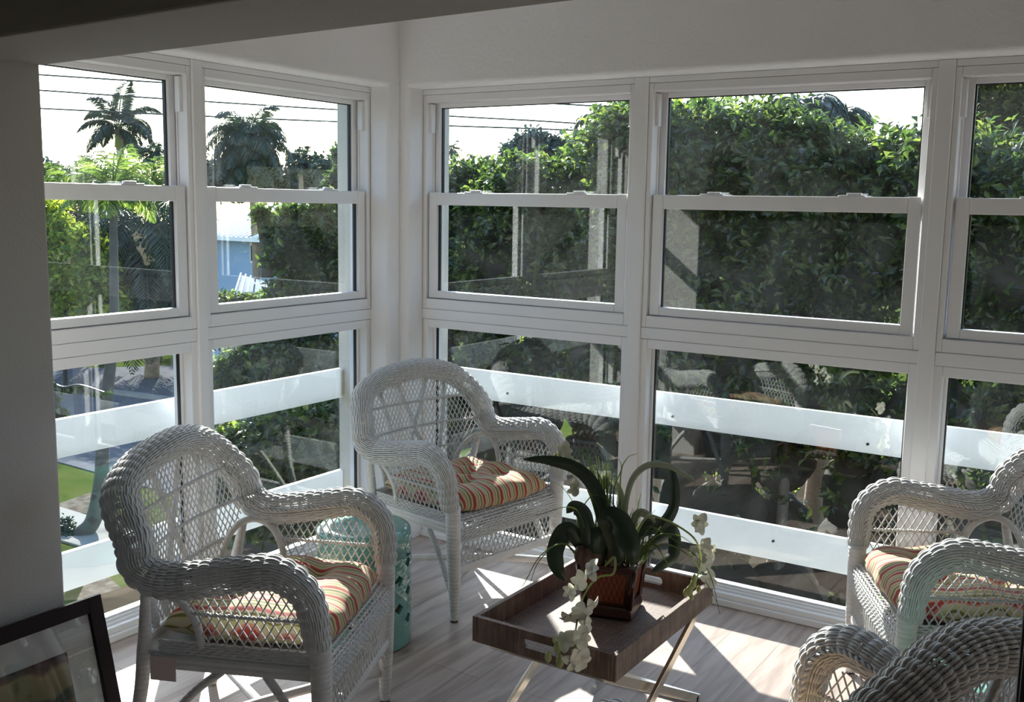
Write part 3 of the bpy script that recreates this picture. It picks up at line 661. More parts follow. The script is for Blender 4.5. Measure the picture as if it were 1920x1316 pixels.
for a, b in (((-.077, -.077, .128), (.077, -.066, .142)), ((-.077, .066, .128), (.077, .077, .142)), ((-.077, -.066, .128), (-.066, .066, .142)), ((.066, -.066, .128), (.077, .066, .142))): mb.box(a, b)
mb.build('pot_rim', M['pot'], pl, bevel=.003)
MB().box((-.066, -.066, .118), (.066, .066, .130)).build('moss_bed', M['soil'], pl)
PM = Matrix.Translation((px_, py_, pz_)) @ Matrix.Rotation(math.radians(14), 4, 'Z') @ Matrix.Scale(PS, 4); PI_ = PM.inverted()
PD = 3.17
def loc3(px, py, dd=0.0):
    p = at(px, py, PD + dd); return np.array(PI_ @ Vector(p))
def strap_leaf(pts, wid, mat_=None, name='strap_leaf', fold=.25, tw=0.0, side=None):
    """pts in photo pixels with a depth offset in metres; a folded leaf with thickness"""
    P = smooth_curve([loc3(*p) for p in pts], 7); n = len(P); T = np.gradient(P, axis=0); T /= np.linalg.norm(T, axis=1, keepdims=True)
    vd = np.array(PI_.to_3x3() @ Vector(FW)); S = np.cross(T, vd); S /= np.linalg.norm(S, axis=1, keepdims=True) + 1e-9
    Nn = np.cross(S, T); t = np.linspace(0, 1, n)
    W_ = wid * np.interp(t, [0, .12, .45, .75, .93, 1], [.45, .7, 1, .85, .4, .02])[:, None]
    ang = (tw * t)[:, None]; S2 = np.cos(ang) * S + np.sin(ang) * Nn; N2 = -np.sin(ang) * S + np.cos(ang) * Nn
    th = .0012
    G = np.stack([P - S2 * W_ / 2 + N2 * W_ * fold, P - S2 * W_ / 4 + N2 * W_ * fold * .35, P, P + S2 * W_ / 4 + N2 * W_ * fold * .35, P + S2 * W_ / 2 + N2 * W_ * fold], 1)
    mb = MB(); mb.grid(G + (N2 * th)[:, None]); mb.grid(G - (N2 * th)[:, None], flip=True)
    o = mb.build(name, mat_ or M['strap'], pl, smooth=True); return o
strap_leaf([(1130, 1030, 0), (1132, 960, 0), (1115, 915, 0), (1080, 880, 0), (1030, 865, 0), (980, 861, 0)], .036, tw=.4)
strap_leaf([(1100, 1050, .0), (1085, 1015, .0), (1062, 995, -.02), (1042, 1030, -.05), (1045, 1065, -.08), (1062, 1090, -.09)], .046, fold=.15)
strap_leaf([(1160, 1055, -.03), (1150, 1000, -.08), (1142, 975, -.10), (1165, 985, -.12), (1185, 1030, -.14), (1188, 1060, -.13)], .062, fold=.2)
strap_leaf([(1185, 1020, 0), (1208, 998, .02), (1240, 985, .03), (1262, 950, .03), (1262, 900, .03), (1254, 866, .03)], .030, tw=.6)
strap_leaf([(1190, 1020, .02), (1215, 985, .04), (1238, 985, .06), (1262, 1000, .05), (1262, 1040, .03), (1240, 1060, .0), (1219, 1074, -.01)], .034, tw=-.4)
strap_leaf([(1120, 1060, -.02), (1105, 1010, -.03), (1095, 965, -.03), (1075, 952, -.03), (1062, 962, -.02)], .040, fold=.3)
strap_leaf([(1170, 1050, .05), (1172, 960, .05), (1185, 900, .05), (1215, 872, .04), (1255, 873, .02), (1290, 893, .01), (1306, 905, .0)], .017, M['strap_pale'], tw=.5)
strap_leaf([(1165, 1040, .05), (1160, 985, .05), (1165, 930, .06), (1150, 902, .07), (1140, 905, .07)], .016, M['strap_pale'])
strap_leaf([(1185, 1000, .04), (1192, 968, .05), (1206, 962, .05), (1222, 975, .05), (1228, 995, .04)], .022, M['strap_pale'])
strap_leaf([(1130, 1070, .0), (1120, 1040, -.03), (1122, 1005, -.04), (1138, 990, -.03)], .045)
strap_leaf([(1150, 1070, .0), (1158, 1020, -.02), (1140, 985, -.01), (1120, 975, .0)], .040)
strap_leaf([(1200, 1040, .0), (1232, 1012, .02), (1258, 1000, .03), (1274, 1010, .03)], .026)
# thin arching blades
rnd = random.Random(11); mb = MB()
def blade(mb, pts, w_=.0032):
    P = smooth_curve([loc3(*p) for p in pts], 7); mb.tube(P, np.linspace(w_, w_ * .25, len(P)), 4, sq=.35)
for pts in ([(1120, 1060, 0), (1105, 1000, .05), (1060, 920, .05), (1020, 895, .05)], [(1110, 1050, 0), (1080, 955, -.05), (1010, 965, -.1), (1000, 965, -.1)], [(1095, 1060, 0), (1060, 1020, -.05), (1015, 1040, -.1), (985, 1090, -.14), (978, 1100, -.15)],
            [(1095, 1060, 0), (1055, 1018, -.05), (1012, 1050, -.1), (993, 1095, -.14)], [(1140, 1050, 0), (1125, 930, .05), (1105, 860, .05), (1096, 830, .05)], [(1140, 1050, 0), (1135, 930, .0), (1112, 870, .0), (1080, 838, .0)],
            [(1165, 1040, 0), (1163, 900, .0), (1175, 860, .0), (1195, 850, .0)], [(1160, 1050, 0), (1150, 930, .0), (1165, 880, .0), (1160, 860, .0)], [(1200, 1050, 0), (1230, 1005, .0), (1270, 1003, .0), (1300, 1020, .0)],
            [(1200, 1060, 0), (1240, 1020, .0), (1290, 1040, .0), (1315, 1075, .0), (1345, 1130, -.04)], [(1205, 1050, 0), (1225, 1020, .0), (1250, 1055, .0), (1246, 1065, .0)], [(1200, 1045, 0), (1215, 990, .0), (1260, 1010, .0), (1325, 1065, -.02), (1350, 1152, -.05)],
            [(1105, 1055, 0), (1085, 980, .0), (1110, 930, .0), (1150, 945, .0), (1165, 990, 0)], [(1135, 1050, 0), (1105, 960, .0), (1085, 960, .0), (1078, 1000, .0)], [(1150, 1060, 0), (1188, 985, .03), (1200, 960, .03), (1212, 962, .03)]): blade(mb, pts)
for i in range(70):
    a = rnd.uniform(0, 2 * PI); bx, by = rnd.uniform(-.05, .05), rnd.uniform(-.05, .05); h = rnd.uniform(.07, .17); out = rnd.uniform(.01, .07)
    P = smooth_curve([(bx, by, .125), (bx + out * .3 * math.cos(a), by + out * .3 * math.sin(a), .125 + h * .6), (bx + out * math.cos(a), by + out * math.sin(a), .125 + h)], 5)
    mb.tube(P, np.linspace(.0028, .0007, len(P)), 4, sq=.4)
for i in range(26):       # the upright tuft behind the long leaf
    x = rnd.uniform(1085, 1150); P = smooth_curve([loc3(rnd.uniform(1130, 1165), 1045, .02), loc3((x + 1140) / 2, 950, .04), loc3(x, rnd.uniform(845, 900), .05 + rnd.uniform(-.03, .03))], 6)
    mb.tube(P, np.linspace(.0036, .001, len(P)), 4, sq=.4)
for i in range(16):       # sunny little tuft on the pot's right edge
    P = smooth_curve([loc3(1192, 1058, 0), loc3(rnd.uniform(1195, 1215), rnd.uniform(1015, 1035), 0), loc3(rnd.uniform(1200, 1240), rnd.uniform(985, 1050), .0)], 5)
    mb.tube(P, np.linspace(.003, .0008, len(P)), 4, sq=.4)
o = mb.build('grass_blades', M['blade'], pl, smooth=True); o['kind'] = 'stuff'
for (x, y, r_, sx) in ((1102, 1050, .022, 1.0), (1118, 1042, .018, 1), (1088, 1040, .016, 1), (1150, 1050, .02, 1)):
    c = loc3(x, y, -.01); MB().lathe([(0.0005, -.8 * r_ * 1.6)] + [(r_ * math.cos(t), r_ * 1.6 * math.sin(t)) for t in np.linspace(-1.1, 1.4, 8)], 12).build('bulb', mat('brown_bulb', (.10, .05, .035), .5) if 'bulb' not in M else M['bulb'], pl, smooth=True, loc=c)
# flower sprays
def petal(mb, c, d, n, L_, W_):
    d = d / np.linalg.norm(d); n = n - d * (n @ d); n /= np.linalg.norm(n); s = np.cross(d, n); G = []
    for t in np.linspace(0, 1, 7):
        w_ = W_ * (max(0, math.sin(PI * (.06 + .93 * t ** 1.25))) ** .6 if t < 1 else .25)
        p = c + d * L_ * t + n * L_ * (.18 * math.sin(PI * t) - .1 * t)
        G.append([p - s * w_ / 2 + n * w_ * .12, p - s * w_ / 4, p, p + s * w_ / 4, p + s * w_ / 2 + n * w_ * .12])
    G = np.array(G); mb.grid(G + n * .0006); mb.grid(G - n * .0006, flip=True)
def flower(stem, px, py, dd, size=1.0, ax=None, seed=0):
    r = random.Random(seed * 7 + int(px)); c = loc3(px, py, dd)
    n = -np.array(PI_.to_3x3() @ Vector(FW)) + np.array([r.uniform(-.7, .7), r.uniform(-.7, .7), r.uniform(-.5, .4)]); n /= np.linalg.norm(n)
    u = np.cross(n, [0, 0, 1.]); u /= np.linalg.norm(u); v = np.cross(n, u); mb = MB(); ph = r.uniform(0, 1.2)
    for k in range(5):
        a = ph + k * 2 * PI / 5 + r.uniform(-.15, .15); d = math.cos(a) * u + math.sin(a) * v + n * r.uniform(-.1, .45)
        petal(mb, c, d, n, (.024 + .005 * (k % 2)) * size, (.026 if k % 2 else .019) * size)
    o = mb.build('flower', M['petal'], stem, smooth=True)
    mb = MB(); mb.tube([c, c + n * .009 * size], [.005 * size, .002], 7); mb.build('flower_centre', M['bud'], o) if False else None
    return o
def stem_part(pts, r=.0034):
    P = smooth_curve([loc3(*p) for p in pts], 8); return MB().tube(P, np.linspace(r, r * .5, len(P)), 7).build('flower_stem', M['stem_g'], pl, smooth=True)
def buds(stem, L_):
    for (x, y, dd, s) in L_:
        c = loc3(x, y, dd); MB().lathe([(0.0002, -.011 * s), (.0045 * s, -.006 * s), (.0062 * s, 0), (.005 * s, .006 * s), (.0003, .012 * s)], 9).build('bud', M['bud'], stem, smooth=True, loc=c)
s1 = stem_part([(1135, 1060, -.03), (1152, 1045, -.10), (1150, 1075, -.14), (1122, 1082, -.16), (1098, 1110, -.20), (1085, 1150, -.27), (1078, 1195, -.37), (1080, 1215, -.41), (1082, 1232, -.41)])
for i, (x, y, sz) in enumerate(((1084, 1088, 1.0), (1112, 1068, .95), (1066, 1110, .8), (1070, 1152, 1.25), (1104, 1135, 1.05), (1088, 1150, .95), (1098, 1172, .75), (1062, 1200, .95), (1088, 1195, 1.0), (1076, 1235, 1.2), (1088, 1232, 1.0))): flower(s1, x, y, -.20 - .01 * (i % 3) - max(0, (y - 1110)) / 105 * .19 - (.02 if y > 1190 else 0), sz, seed=i)
buds(s1, [(1045, 1215, -.43, 1.4), (1050, 1240, -.43, 1.6), (1028, 1232, -.43, 1.3), (1040, 1200, -.43, .9)])
s2 = stem_part([(1180, 1030, 0), (1210, 972, .0), (1240, 972, .0), (1285, 995, .0), (1308, 1020, .0), (1314, 1060, -.01), (1300, 1095, -.02), (1290, 1110, -.02)])
for i, (x, y, sz) in enumerate(((1312, 978, .95), (1310, 990, .7), (1325, 1022, .85), (1303, 1035, .8), (1330, 1045, .75), (1322, 1060, .8), (1327, 1085, 1.0), (1334, 1030, .5))): flower(s2, x, y, -.0 - .01 * (i % 3), sz, seed=40 + i)
buds(s2, [(1300, 1095, -.02, 1.3), (1293, 1108, -.02, 1.5), (1286, 1112, -.02, 1.2), (1302, 1085, -.02, 1.2), (1310, 1105, -.02, 1.0), (1297, 1120, -.02, .9)])
s3 = stem_part([(1140, 1050, .02), (1120, 960, .06), (1090, 890, .06), (1062, 865, .05), (1045, 850, .05)], .0024)
for i, (x, y, sz) in enumerate(((1058, 845, .9), (1048, 862, .7), (1078, 878, .8), (1110, 885, .75), (1135, 900, .8), (1075, 915, .8), (1062, 870, .6), (1118, 905, .6), (1124, 925, .6))): flower(s3, x, y, .06, sz, seed=80 + i)
buds(s3, [(1042, 856, .05, .9), (1052, 872, .05, 1.0), (1072, 862, .05, .9)])

# ================================================================== GARDEN STOOLS
def stool_proto():
    root = empty('garden_stool', (0, 0, 0)); R = .178; HT = .455
    prof = [(R - .012, .0), (R, .008), (R, .092)]
    MB().lathe([(R - .012, .092), (R - .012, .0), (R, .008), (R, .092), (R - .012, .092)], 64).build('lower_band', M['teal'], root, smooth=False)
    MB().lathe([(R - .012, .345), (R, .345), (R, .425), (R - .003, .440), (R - .013, .450), (R - .028, HT - .001), (R - .06, HT - .006), (.03, HT - .010), (.001, HT - .010)], 64).build('top', M['teal'], root, smooth=True)
    # pierced middle: diagonal straps with diamond holes
    mb = MB(); U = 18; dv = .054; g = .20; Z0 = .086; Z1 = .352
    ticks = []
    for n in range(-14, 30):
        ticks += [n - g, n, n + g, n + .5]
    ticks = sorted(ticks)
    key = {}; vs_ = []; fs = []
    def vid(p, q, r_):
        k = (round(p, 3), round(q, 3), r_)
        if k not in key:
            u = p + q; v = p - q; th = u * 2 * PI / (2 * U) * 2; z = .218 + v * dv; key[k] = len(vs_)
            rad = R + (.0016 if r_ and abs((p * 1) % 1 - .5) < .28 else 0) - (0 if r_ else .011)
            vs_.append((rad * math.cos(th), rad * math.sin(th), min(max(z, Z0), Z1)))
        return key[k]
    def hole(p, q):
        return abs(p - round(p)) < g and abs(q - round(q)) < g
    for a in range(len(ticks) - 1):
        for b in range(len(ticks) - 1):
            p0, p1, q0, q1 = ticks[a], ticks[a + 1], ticks[b], ticks[b + 1]; pc, qc = (p0 + p1) / 2, (q0 + q1) / 2
            u, v = pc + qc, pc - qc
            if not (0 <= u < U) or abs(v) > 2.95: continue
            if hole(pc, qc): 
                continue
            fs.append((vid(p0, q0, 1), vid(p1, q0, 1), vid(p1, q1, 1), vid(p0, q1, 1)))
            fs.append((vid(p0, q1, 0), vid(p1, q1, 0), vid(p1, q0, 0), vid(p0, q0, 0)))
            for (x0, y0, x1, y1, cx, cy2) in ((p0, q0, p1, q0, pc, q0 - .01), (p1, q0, p1, q1, p1 + .01, qc), (p1, q1, p0, q1, pc, q1 + .01), (p0, q1, p0, q0, p0 - .01, qc)):
                if hole(cx, cy2): fs.append((vid(x1, y1, 1), vid(x0, y0, 1), vid(x0, y0, 0), vid(x1, y1, 0)))
    mb.add(vs_, fs); mb.build('pierced_wall', M['teal'], root)
    MB().lathe([(R - .0125, .09), (R - .0130, .0905), (R - .0130, .02), (.001, .02)], 48).build('inside_floor', M['clay'], root)
    return root
sp_ = stool_proto(); sp_.location = (.755, -1.115, 0); sp_.rotation_euler = (0, 0, .3)
tag(sp_, 'teal glazed ceramic garden stool between the two left armchairs', 'stool', 'teal ceramic garden stools')
s2_ = copy_tree(sp_); s2_.location = (2.86, -1.16, 0); s2_.rotation_euler = (0, 0, 1.1); tag(s2_, 'teal glazed ceramic garden stool mostly hidden behind the armchair seen from behind', 'stool')

# ================================================================== FRAMED PICTURE leaning on the wall end
top = on(184, 1113, 'x', XP + .022); 
PH = .50; PW = .66; th = .020; lean = math.asin(min(.9, .12 / PH))
pf = empty('framed_picture', (XP + .024 + .12, top[1], 0), label='dark wood framed landscape print in a wide pale mat, leaning on the wall end', cat='picture')
ph = top[2] / math.cos(lean); pf.rotation_euler = (0, -lean, 0)
fw_ = .044
def pbox(mb, y0, y1, z0, z1, x0, x1): return mb.box((x0, -y1, z0), (x1, -y0, z1))
mb = MB(); pbox(mb, 0, fw_, 0, ph, -.012, .012); pbox(mb, PW - fw_, PW, 0, ph, -.012, .012); pbox(mb, fw_, PW - fw_, 0, fw_, -.012, .012); pbox(mb, fw_, PW - fw_, ph - fw_, ph, -.012, .012)
mb.build('frame', M['dark_frame'], pf, bevel=.002)
pbox(MB(), fw_, PW - fw_, fw_, ph - fw_, -.008, -.004).build('mat_board', M['mat_board'], pf)
mt_ = .085
pbox(MB(), fw_ + mt_, PW - fw_ - mt_, fw_ + .04, ph - fw_ - mt_, -.004, -.0025).build('print', M['art'], pf)
pbox(MB(), fw_, PW - fw_, fw_, ph - fw_, .003, .005).build('glazing', M['picglass'], pf)

# dark cabinet at the frame's right edge
cb = empty('dark_cabinet', (3.1275, -2.78, 0), 0, 'tall dark wooden cabinet at the right edge, beside the armchair seen from behind', 'cabinet')
MB().box((0, 0, .05), (.40, .30, 1.42)).build('cabinet_body', M['dark_wood'], cb, bevel=.004)
for s in (0, 1):
    d_ = MB().box((.005 + .197 * s, -.018, .08), (.198 + .197 * s, -.001, 1.40)).build('cabinet_door', M['dark_wood'], cb, bevel=.003)
    MB().tube([(.18 + .04 * s, -.028, .70), (.18 + .04 * s, -.028, .82)], .006, 8).build('handle', M['silver'], d_)
for a in ((.03, .03), (.37, .03), (.03, .27), (.37, .27)): MB().box((a[0] - .02, a[1] - .02, 0), (a[0] + .02, a[1] + .02, .05)).build('foot', M['dark_wood'], cb)

# ================================================================== OUTSIDE
GZ = -3.2
def gpoly(name, pix, m, z, kind='structure'):
    mb = MB(); P = [on(x, y, 'z', GZ) for x, y in pix]; n = len(P)
    mb.add([(p[0], p[1], GZ + z) for p in P] + [(p[0], p[1], GZ - .05) for p in P], [tuple(range(n)), tuple(range(2 * n - 1, n - 1, -1))] + [(i, i + n, (i + 1) % n + n, (i + 1) % n) for i in range(n)])
    o = mb.build(name, m); o['kind'] = kind; return o
struct(MB().box((-160, -40, GZ - .3), (60, 160, GZ)), 'ground', M['grass'])
gpoly('road', [(0, 852), (112, 868), (255, 908), (420, 960), (700, 1030), (760, 760), (620, 705), (330, 686), (200, 690), (60, 690), (-60, 700)], M['asphalt'], .02)
gpoly('path', [(-20, 930), (113, 953), (215, 985), (420, 1060), (400, 1110), (215, 1045), (100, 1012), (-20, 985)], M['concrete'], .03)
gpoly('mulch_bed', [(100, 950), (182, 922), (205, 935), (200, 972), (140, 962)], M['mulch'], .025)
gpoly('mulch_strip', [(120, 1175), (160, 1095), (205, 1085), (255, 1130), (330, 1120), (700, 1250), (200, 1420), (60, 1300)], M['mulch'], .02)
struct(MB().box((-7.5, .3, GZ), (14, 14, GZ + .03)), 'ground_bed', M['soil_dark'])
gpoly('kerb', [(190, 734), (330, 752), (700, 800), (700, 806), (330, 757), (190, 738)], M['concrete'], .10)

def leaf_mesh(mb, c, d, n, L_, W_, bend=.15):
    """arrays of leaves: base, direction, normal"""
    c, d, n = (np.asarray(a, float) for a in (c, d, n)); k = len(c)
    d = d / (np.linalg.norm(d, axis=1, keepdims=True) + 1e-9); n = n - d * np.sum(n * d, 1, keepdims=True); n /= np.linalg.norm(n, axis=1, keepdims=True) + 1e-9; s = np.cross(d, n)
    L_ = np.broadcast_to(L_, (k,))[:, None]; W_ = np.broadcast_to(W_, (k,))[:, None]
    V = np.stack([c, c + d * L_ * .58 + s * W_ / 2 + n * W_ * .12, c + d * L_ * .55 + n * -W_ * .05, c + d * L_ * .58 - s * W_ / 2 + n * W_ * .12, c + d * L_ - n * L_ * bend], 1).reshape(-1, 3)
    o = mb.n; mb.v.append(V); mb.n += len(V)
    for i in range(k):
        b = o + i * 5; mb.f += [(b, b + 1, b + 2), (b, b + 2, b + 3), (b + 1, b + 4, b + 2), (b + 2, b + 4, b + 3)]
    mb.m += [0] * (4 * k)
def bush_leaves(mb, blobs, tips, L_, W_, seed, per=9, open_=1.0, up=.6, zlow=-9):
    """rosettes of leaves at twig tips spread over the shells of several blobs"""
    r = np.random.default_rng(seed)
    area = np.array([b[3] * b[4] * (1 if b[2] > zlow else (.22 if b[2] > zlow - 1.5 else .02)) for b in blobs]); pr = area / area.sum()  # few leaves low down, so the dark hull shows there as shade
    cnt = r.multinomial(tips, pr); Cc, Dd, Nn, Ls = [], [], [], []
    for b, k in zip(blobs, cnt):
        cx, cy2, cz, rx, rz = b[:5]; ry = b[5] if len(b) > 5 else rx
        v = r.normal(size=(k, 3)); v[:, 1] -= .45; v /= np.linalg.norm(v, axis=1, keepdims=True); rad = 1 - .42 * r.random(k) ** 1.5 + .42 * r.random(k) ** 5
        c = np.array([cx, cy2, cz]) + v * rad[:, None] * [rx, ry, rz]
        axis = v + np.array([0, 0, up]) + r.normal(size=(k, 3)) * .3; axis /= np.linalg.norm(axis, axis=1, keepdims=True)
        for q in range(per):
            t = r.normal(size=(k, 3)); t -= axis * np.sum(t * axis, 1, keepdims=True); t /= np.linalg.norm(t, axis=1, keepdims=True)
            d = t * open_ + axis * r.uniform(.25, 1.1, (k, 1)); Cc.append(c + r.normal(size=(k, 3)) * L_ * .3 - axis * (q % 3) * L_ * .35); Dd.append(d); Nn.append(axis - t * .3); Ls.append(r.uniform(.7, 1.15, k))
    Ls = np.concatenate(Ls); leaf_mesh(mb, np.vstack(Cc), np.vstack(Dd), np.vstack(Nn), L_ * Ls, W_ * Ls)
def core(mb, blobs, k=.78, seed=0):  # solid hulls under the leaves, coloured near-black to imitate inner shade
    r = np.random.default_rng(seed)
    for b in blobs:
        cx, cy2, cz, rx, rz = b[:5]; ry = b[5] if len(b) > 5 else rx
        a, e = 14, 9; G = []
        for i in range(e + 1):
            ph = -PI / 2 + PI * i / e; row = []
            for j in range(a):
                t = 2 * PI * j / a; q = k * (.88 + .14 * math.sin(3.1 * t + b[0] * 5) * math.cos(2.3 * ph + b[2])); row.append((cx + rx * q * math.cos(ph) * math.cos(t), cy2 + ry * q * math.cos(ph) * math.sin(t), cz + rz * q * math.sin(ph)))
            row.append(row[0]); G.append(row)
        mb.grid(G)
def bush(name, blobs, label, cat, m, tips, L_, W_, seed, group=None, trunk=None, corek=.78, per=9, coremat=None, up=.6, **kw):
    root = empty(name, (blobs[0][0], blobs[0][1], GZ), label=label, cat=cat, group=group); off = np.array([blobs[0][0], blobs[0][1], GZ])
    bl = [(b[0] - off[0], b[1] - off[1], b[2] - off[2], *b[3:]) for b in blobs]
    mb = MB(); bush_leaves(mb, bl, tips, L_, W_, seed, per, up=up, zlow=kw.get('zlow', -99) - GZ); mb.build('foliage', m, root)
    if corek: mb = MB(); core(mb, bl, corek, seed); mb.build('shade_core', coremat or M['core'], root, smooth=True)
    mb = MB()
    for t in (trunk or [[(0, 0, 0), (.05, 0, bl[0][2])]]): mb.tube(smooth_curve(t, 5), np.linspace(kw.get('tr', .06), kw.get('tr', .06) * .5, len(smooth_curve(t, 5))), 8)
    mb.build('trunk', M['bark'], root, smooth=True)
    return root
# --- the tall hedge of glossy-leaved trees beyond the right windows; crown tops follow the skyline of the photo
HY = 4.7
def row(prof, y, dy, nrows, ground=-3.0, step=.42):
    """blobs filling the region under a skyline given in photo pixels"""
    bl = []; P = [on(x, yy, 'y', y) for x, yy in prof]; xs = [p[0] for p in P]; zs = [p[2] for p in P]; r = random.Random(int(abs(xs[0]) * 100))
    x = xs[0]
    while x <= xs[-1]:
        zt = np.interp(x, xs, zs); rr = step * 1.05; z = zt - rr * .75
        while z > ground:
            bl.append((x + r.uniform(-.1, .1), y + r.uniform(-dy, dy), z, rr * r.uniform(.85, 1.15), rr * r.uniform(.8, 1.05))); z -= rr * 1.35
        x += step * 1.25
    return bl
R1 = row([(820, 330), (864, 318), (895, 322), (930, 330)], HY, .25, 1, step=.34)
R2 = row([(940, 322), (1000, 318), (1060, 312), (1100, 290), (1140, 250), (1183, 215)], HY - .1, .3, 1, step=.38)
R3 = row([(1200, 222), (1245, 232), (1306, 214), (1370, 232), (1438, 210), (1489, 204)], HY - .4, .3, 1)
R4 = row([(1510, 250), (1540, 240), (1580, 275), (1625, 292), (1668, 268), (1711, 246), (1745, 262)], HY - .2, .3, 1)
R5 = row([(1790, 262), (1821, 262), (1880, 275), (1960, 270)], HY - .2, .3, 1)
R6 = []
for q in range(16):
    for zz in (-2.6, -1.6, -.6, .4, 1.4, 2.2): R6.append((3.7 + q * .62, HY + .2 + .25 * math.sin(q * 2.1), zz + .25 * math.sin(q * 1.7 + zz), .62, .62))
G_ = 'glossy-leaved trees massed beyond the right window wall'
for i, (bl, lab, tips) in enumerate(((R1, 'low glossy green tree seen just right of the window corner', 900), (R2, 'glossy green tree rising to the right in the narrow right-hand window', 2300), (R3, 'broad glossy green tree filling the left half of the wide window', 3200),
                               (R4, 'glossy green tree with a leaning sprig against the sky, right half of the wide window', 2600), (R5, 'glossy green tree in the far right window under the olive crown', 1500), (R6, 'glossy green tree at the right end of the row, mostly out of view', 3800))):
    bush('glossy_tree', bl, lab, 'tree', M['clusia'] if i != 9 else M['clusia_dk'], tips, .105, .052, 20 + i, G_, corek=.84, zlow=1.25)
def sprig(name_root, pts, n_, seed, L_=.10):
    pass
# --- palms
def frond(mb, base, az, el, Lf, droop, leaflet, n_=26, wid=.022, r=random, dens=1.0, vee=.5, twist_=0):
    d = np.array([math.cos(az) * math.cos(el), math.sin(az) * math.cos(el), math.sin(el)]); P = [np.array(base, float)]; k = 14
    for i in range(k):
        P.append(P[-1] + d * Lf / k); d = d + np.array([0, 0, -droop / k * (1 + 1.2 * i / k)]); d /= np.linalg.norm(d)
    P = np.array(P); mb.tube(P, np.linspace(.018, .004, len(P)) * max(1, Lf / 2), 4)
    T = np.gradient(P, axis=0); T /= np.linalg.norm(T, axis=1, keepdims=True); c, dd, nn, ll = [], [], [], []
    for t in np.linspace(.12, .99, int(n_ * dens)):
        i = t * (len(P) - 1); p = np.array([np.interp(i, range(len(P)), P[:, q]) for q in range(3)]); tt = np.array([np.interp(i, range(len(P)), T[:, q]) for q in range(3)])
        s = np.cross(tt, [0, 0, 1.]); s /= np.linalg.norm(s) + 1e-9; u = np.cross(s, tt)
        for sg in (-1, 1):
            c.append(p); dd.append(tt * .75 + sg * s * 1.0 + u * (vee * r.uniform(-.6, .6)) - np.array([0, 0, .45])); nn.append(u + sg * s * .2); ll.append(leaflet * math.sin(PI * (.18 + .8 * t)) * r.uniform(.8, 1.1))
    leaf_mesh(mb, c, dd, nn, np.array(ll), wid, .25)
def palm(name, crown, label, Lf, nf, leaflet, m, seed, tr=.16, group=None, droop=1.0, wid=.03, n_=26, elmin=-.5, elmax=1.35, azs=None, trunk=True, shaft=False, dens=1.0):
    r = random.Random(seed); c = np.array(crown, float); root = empty(name, (c[0], c[1], GZ), label=label, cat='palm tree', group=group); h = c[2] - GZ
    mb = MB()
    for i in range(nf):
        az = (azs[i % len(azs)] if azs else i * 2.399) + r.uniform(-.2, .2); t = i / max(1, nf - 1); el = elmax + (elmin - elmax) * t
        frond(mb, (0, 0, h), az, el, Lf * r.uniform(.8, 1.05), droop * (1 + .3 * (1 - t)), leaflet, n_, wid, r, dens)
    mb.build('fronds', m, root)
    if trunk:
        mb = MB(); mb.tube(smooth_curve([(0, 0, 0), (.1, .05, h * .5), (0, 0, h)], 8), np.linspace(tr, tr * .75, 17), 10); mb.build('trunk', M['palmbark'], root, smooth=True)
        if shaft: MB().tube([(0, 0, h - Lf * .35), (0, 0, h + .1)], [tr * .9, tr * .6], 10).build('crown_shaft', M['stem_g'], root, smooth=True)
    return root
GP = 'palms against the sky beyond the left windows'
palm('royal_palm', at(222, 238, 34), 'tall royal palm with dark drooping fronds in the far left upper pane', 1.9, 15, .50, M['frond'], 1, .16, GP, droop=1.25, wid=.04, n_=100, elmax=1.4, elmin=-.15, shaft=True)
palm('cabbage_palm', at(468, 262, 24), 'dense headed palm with a brown trunk in the second left upper pane', 1.30, 42, .50, M['frond'], 2, .11, GP, droop=1.5, wid=.03, n_=64, elmin=-.9)
palm('slender_palm', at(562, 300, 34), 'small dark palm just right of the dense headed palm', .75, 15, .36, M['frond'], 3, .10, GP, droop=1.3, wid=.05)
palm('slender_palm', at(620, 318, 32), 'dark feathery palm beside the window corner pier', .95, 18, .40, M['frond'], 13, .12, GP, droop=1.5, wid=.05)
palm('slender_palm', at(286, 290, 30), 'small palm just right below the tall royal palm', .62, 14, .30, M['frond'], 4, .10, GP, droop=1.2, wid=.04)
palm('slender_palm', at(846, 280, 60), 'tiny far palm against white sky right of the window corner', .85, 11, .35, M['frond'], 5, .09, droop=1.4, wid=.06, n_=16)
palm('areca_palm', at(150, 356, 30), 'spiky green palm crown low in the far left upper pane', 1.7, 22, .60, M['frond_lt'], 6, .09, GP, droop=1.1, wid=.045, elmax=1.3, elmin=.0)
palm('areca_palm', at(282, 356, 29), 'bright green fan of palm fronds low at the right of the far left upper pane', 1.7, 22, .62, M['frond_lt'], 7, .09, GP, droop=1.0, wid=.045, elmax=1.3, elmin=-.1)
palm('coconut_palm', at(275, 430, 27.5), 'large dark palm hanging its fronds across the far left lower sash', 3.8, 46, 1.1, M['frond'], 8, .20, GP, droop=1.7, wid=.05, n_=36, elmin=-1.0, elmax=.9)
palm('coconut_palm', at(150, 400, 31), 'dark palm with long fronds behind the yellow-green tree', 3.0, 24, .85, M['frond'], 18, .14, GP, droop=1.5, wid=.05, n_=36, elmin=-.8, elmax=.8)
palm('fan_palm', at(1500, 205, 11.5), 'big dark palm crown rising behind the broad glossy tree', .80, 40, .36, M['frond'], 9, .14, droop=1.6, wid=.03, n_=30, elmin=-.6, elmax=.9)
palm('fan_palm', at(1560, 225, 11.8), 'second dark palm crown just left of the open sky patch', .62, 30, .34, M['frond'], 19, .14, droop=1.6, wid=.03, n_=30, elmin=-.6, elmax=.9)
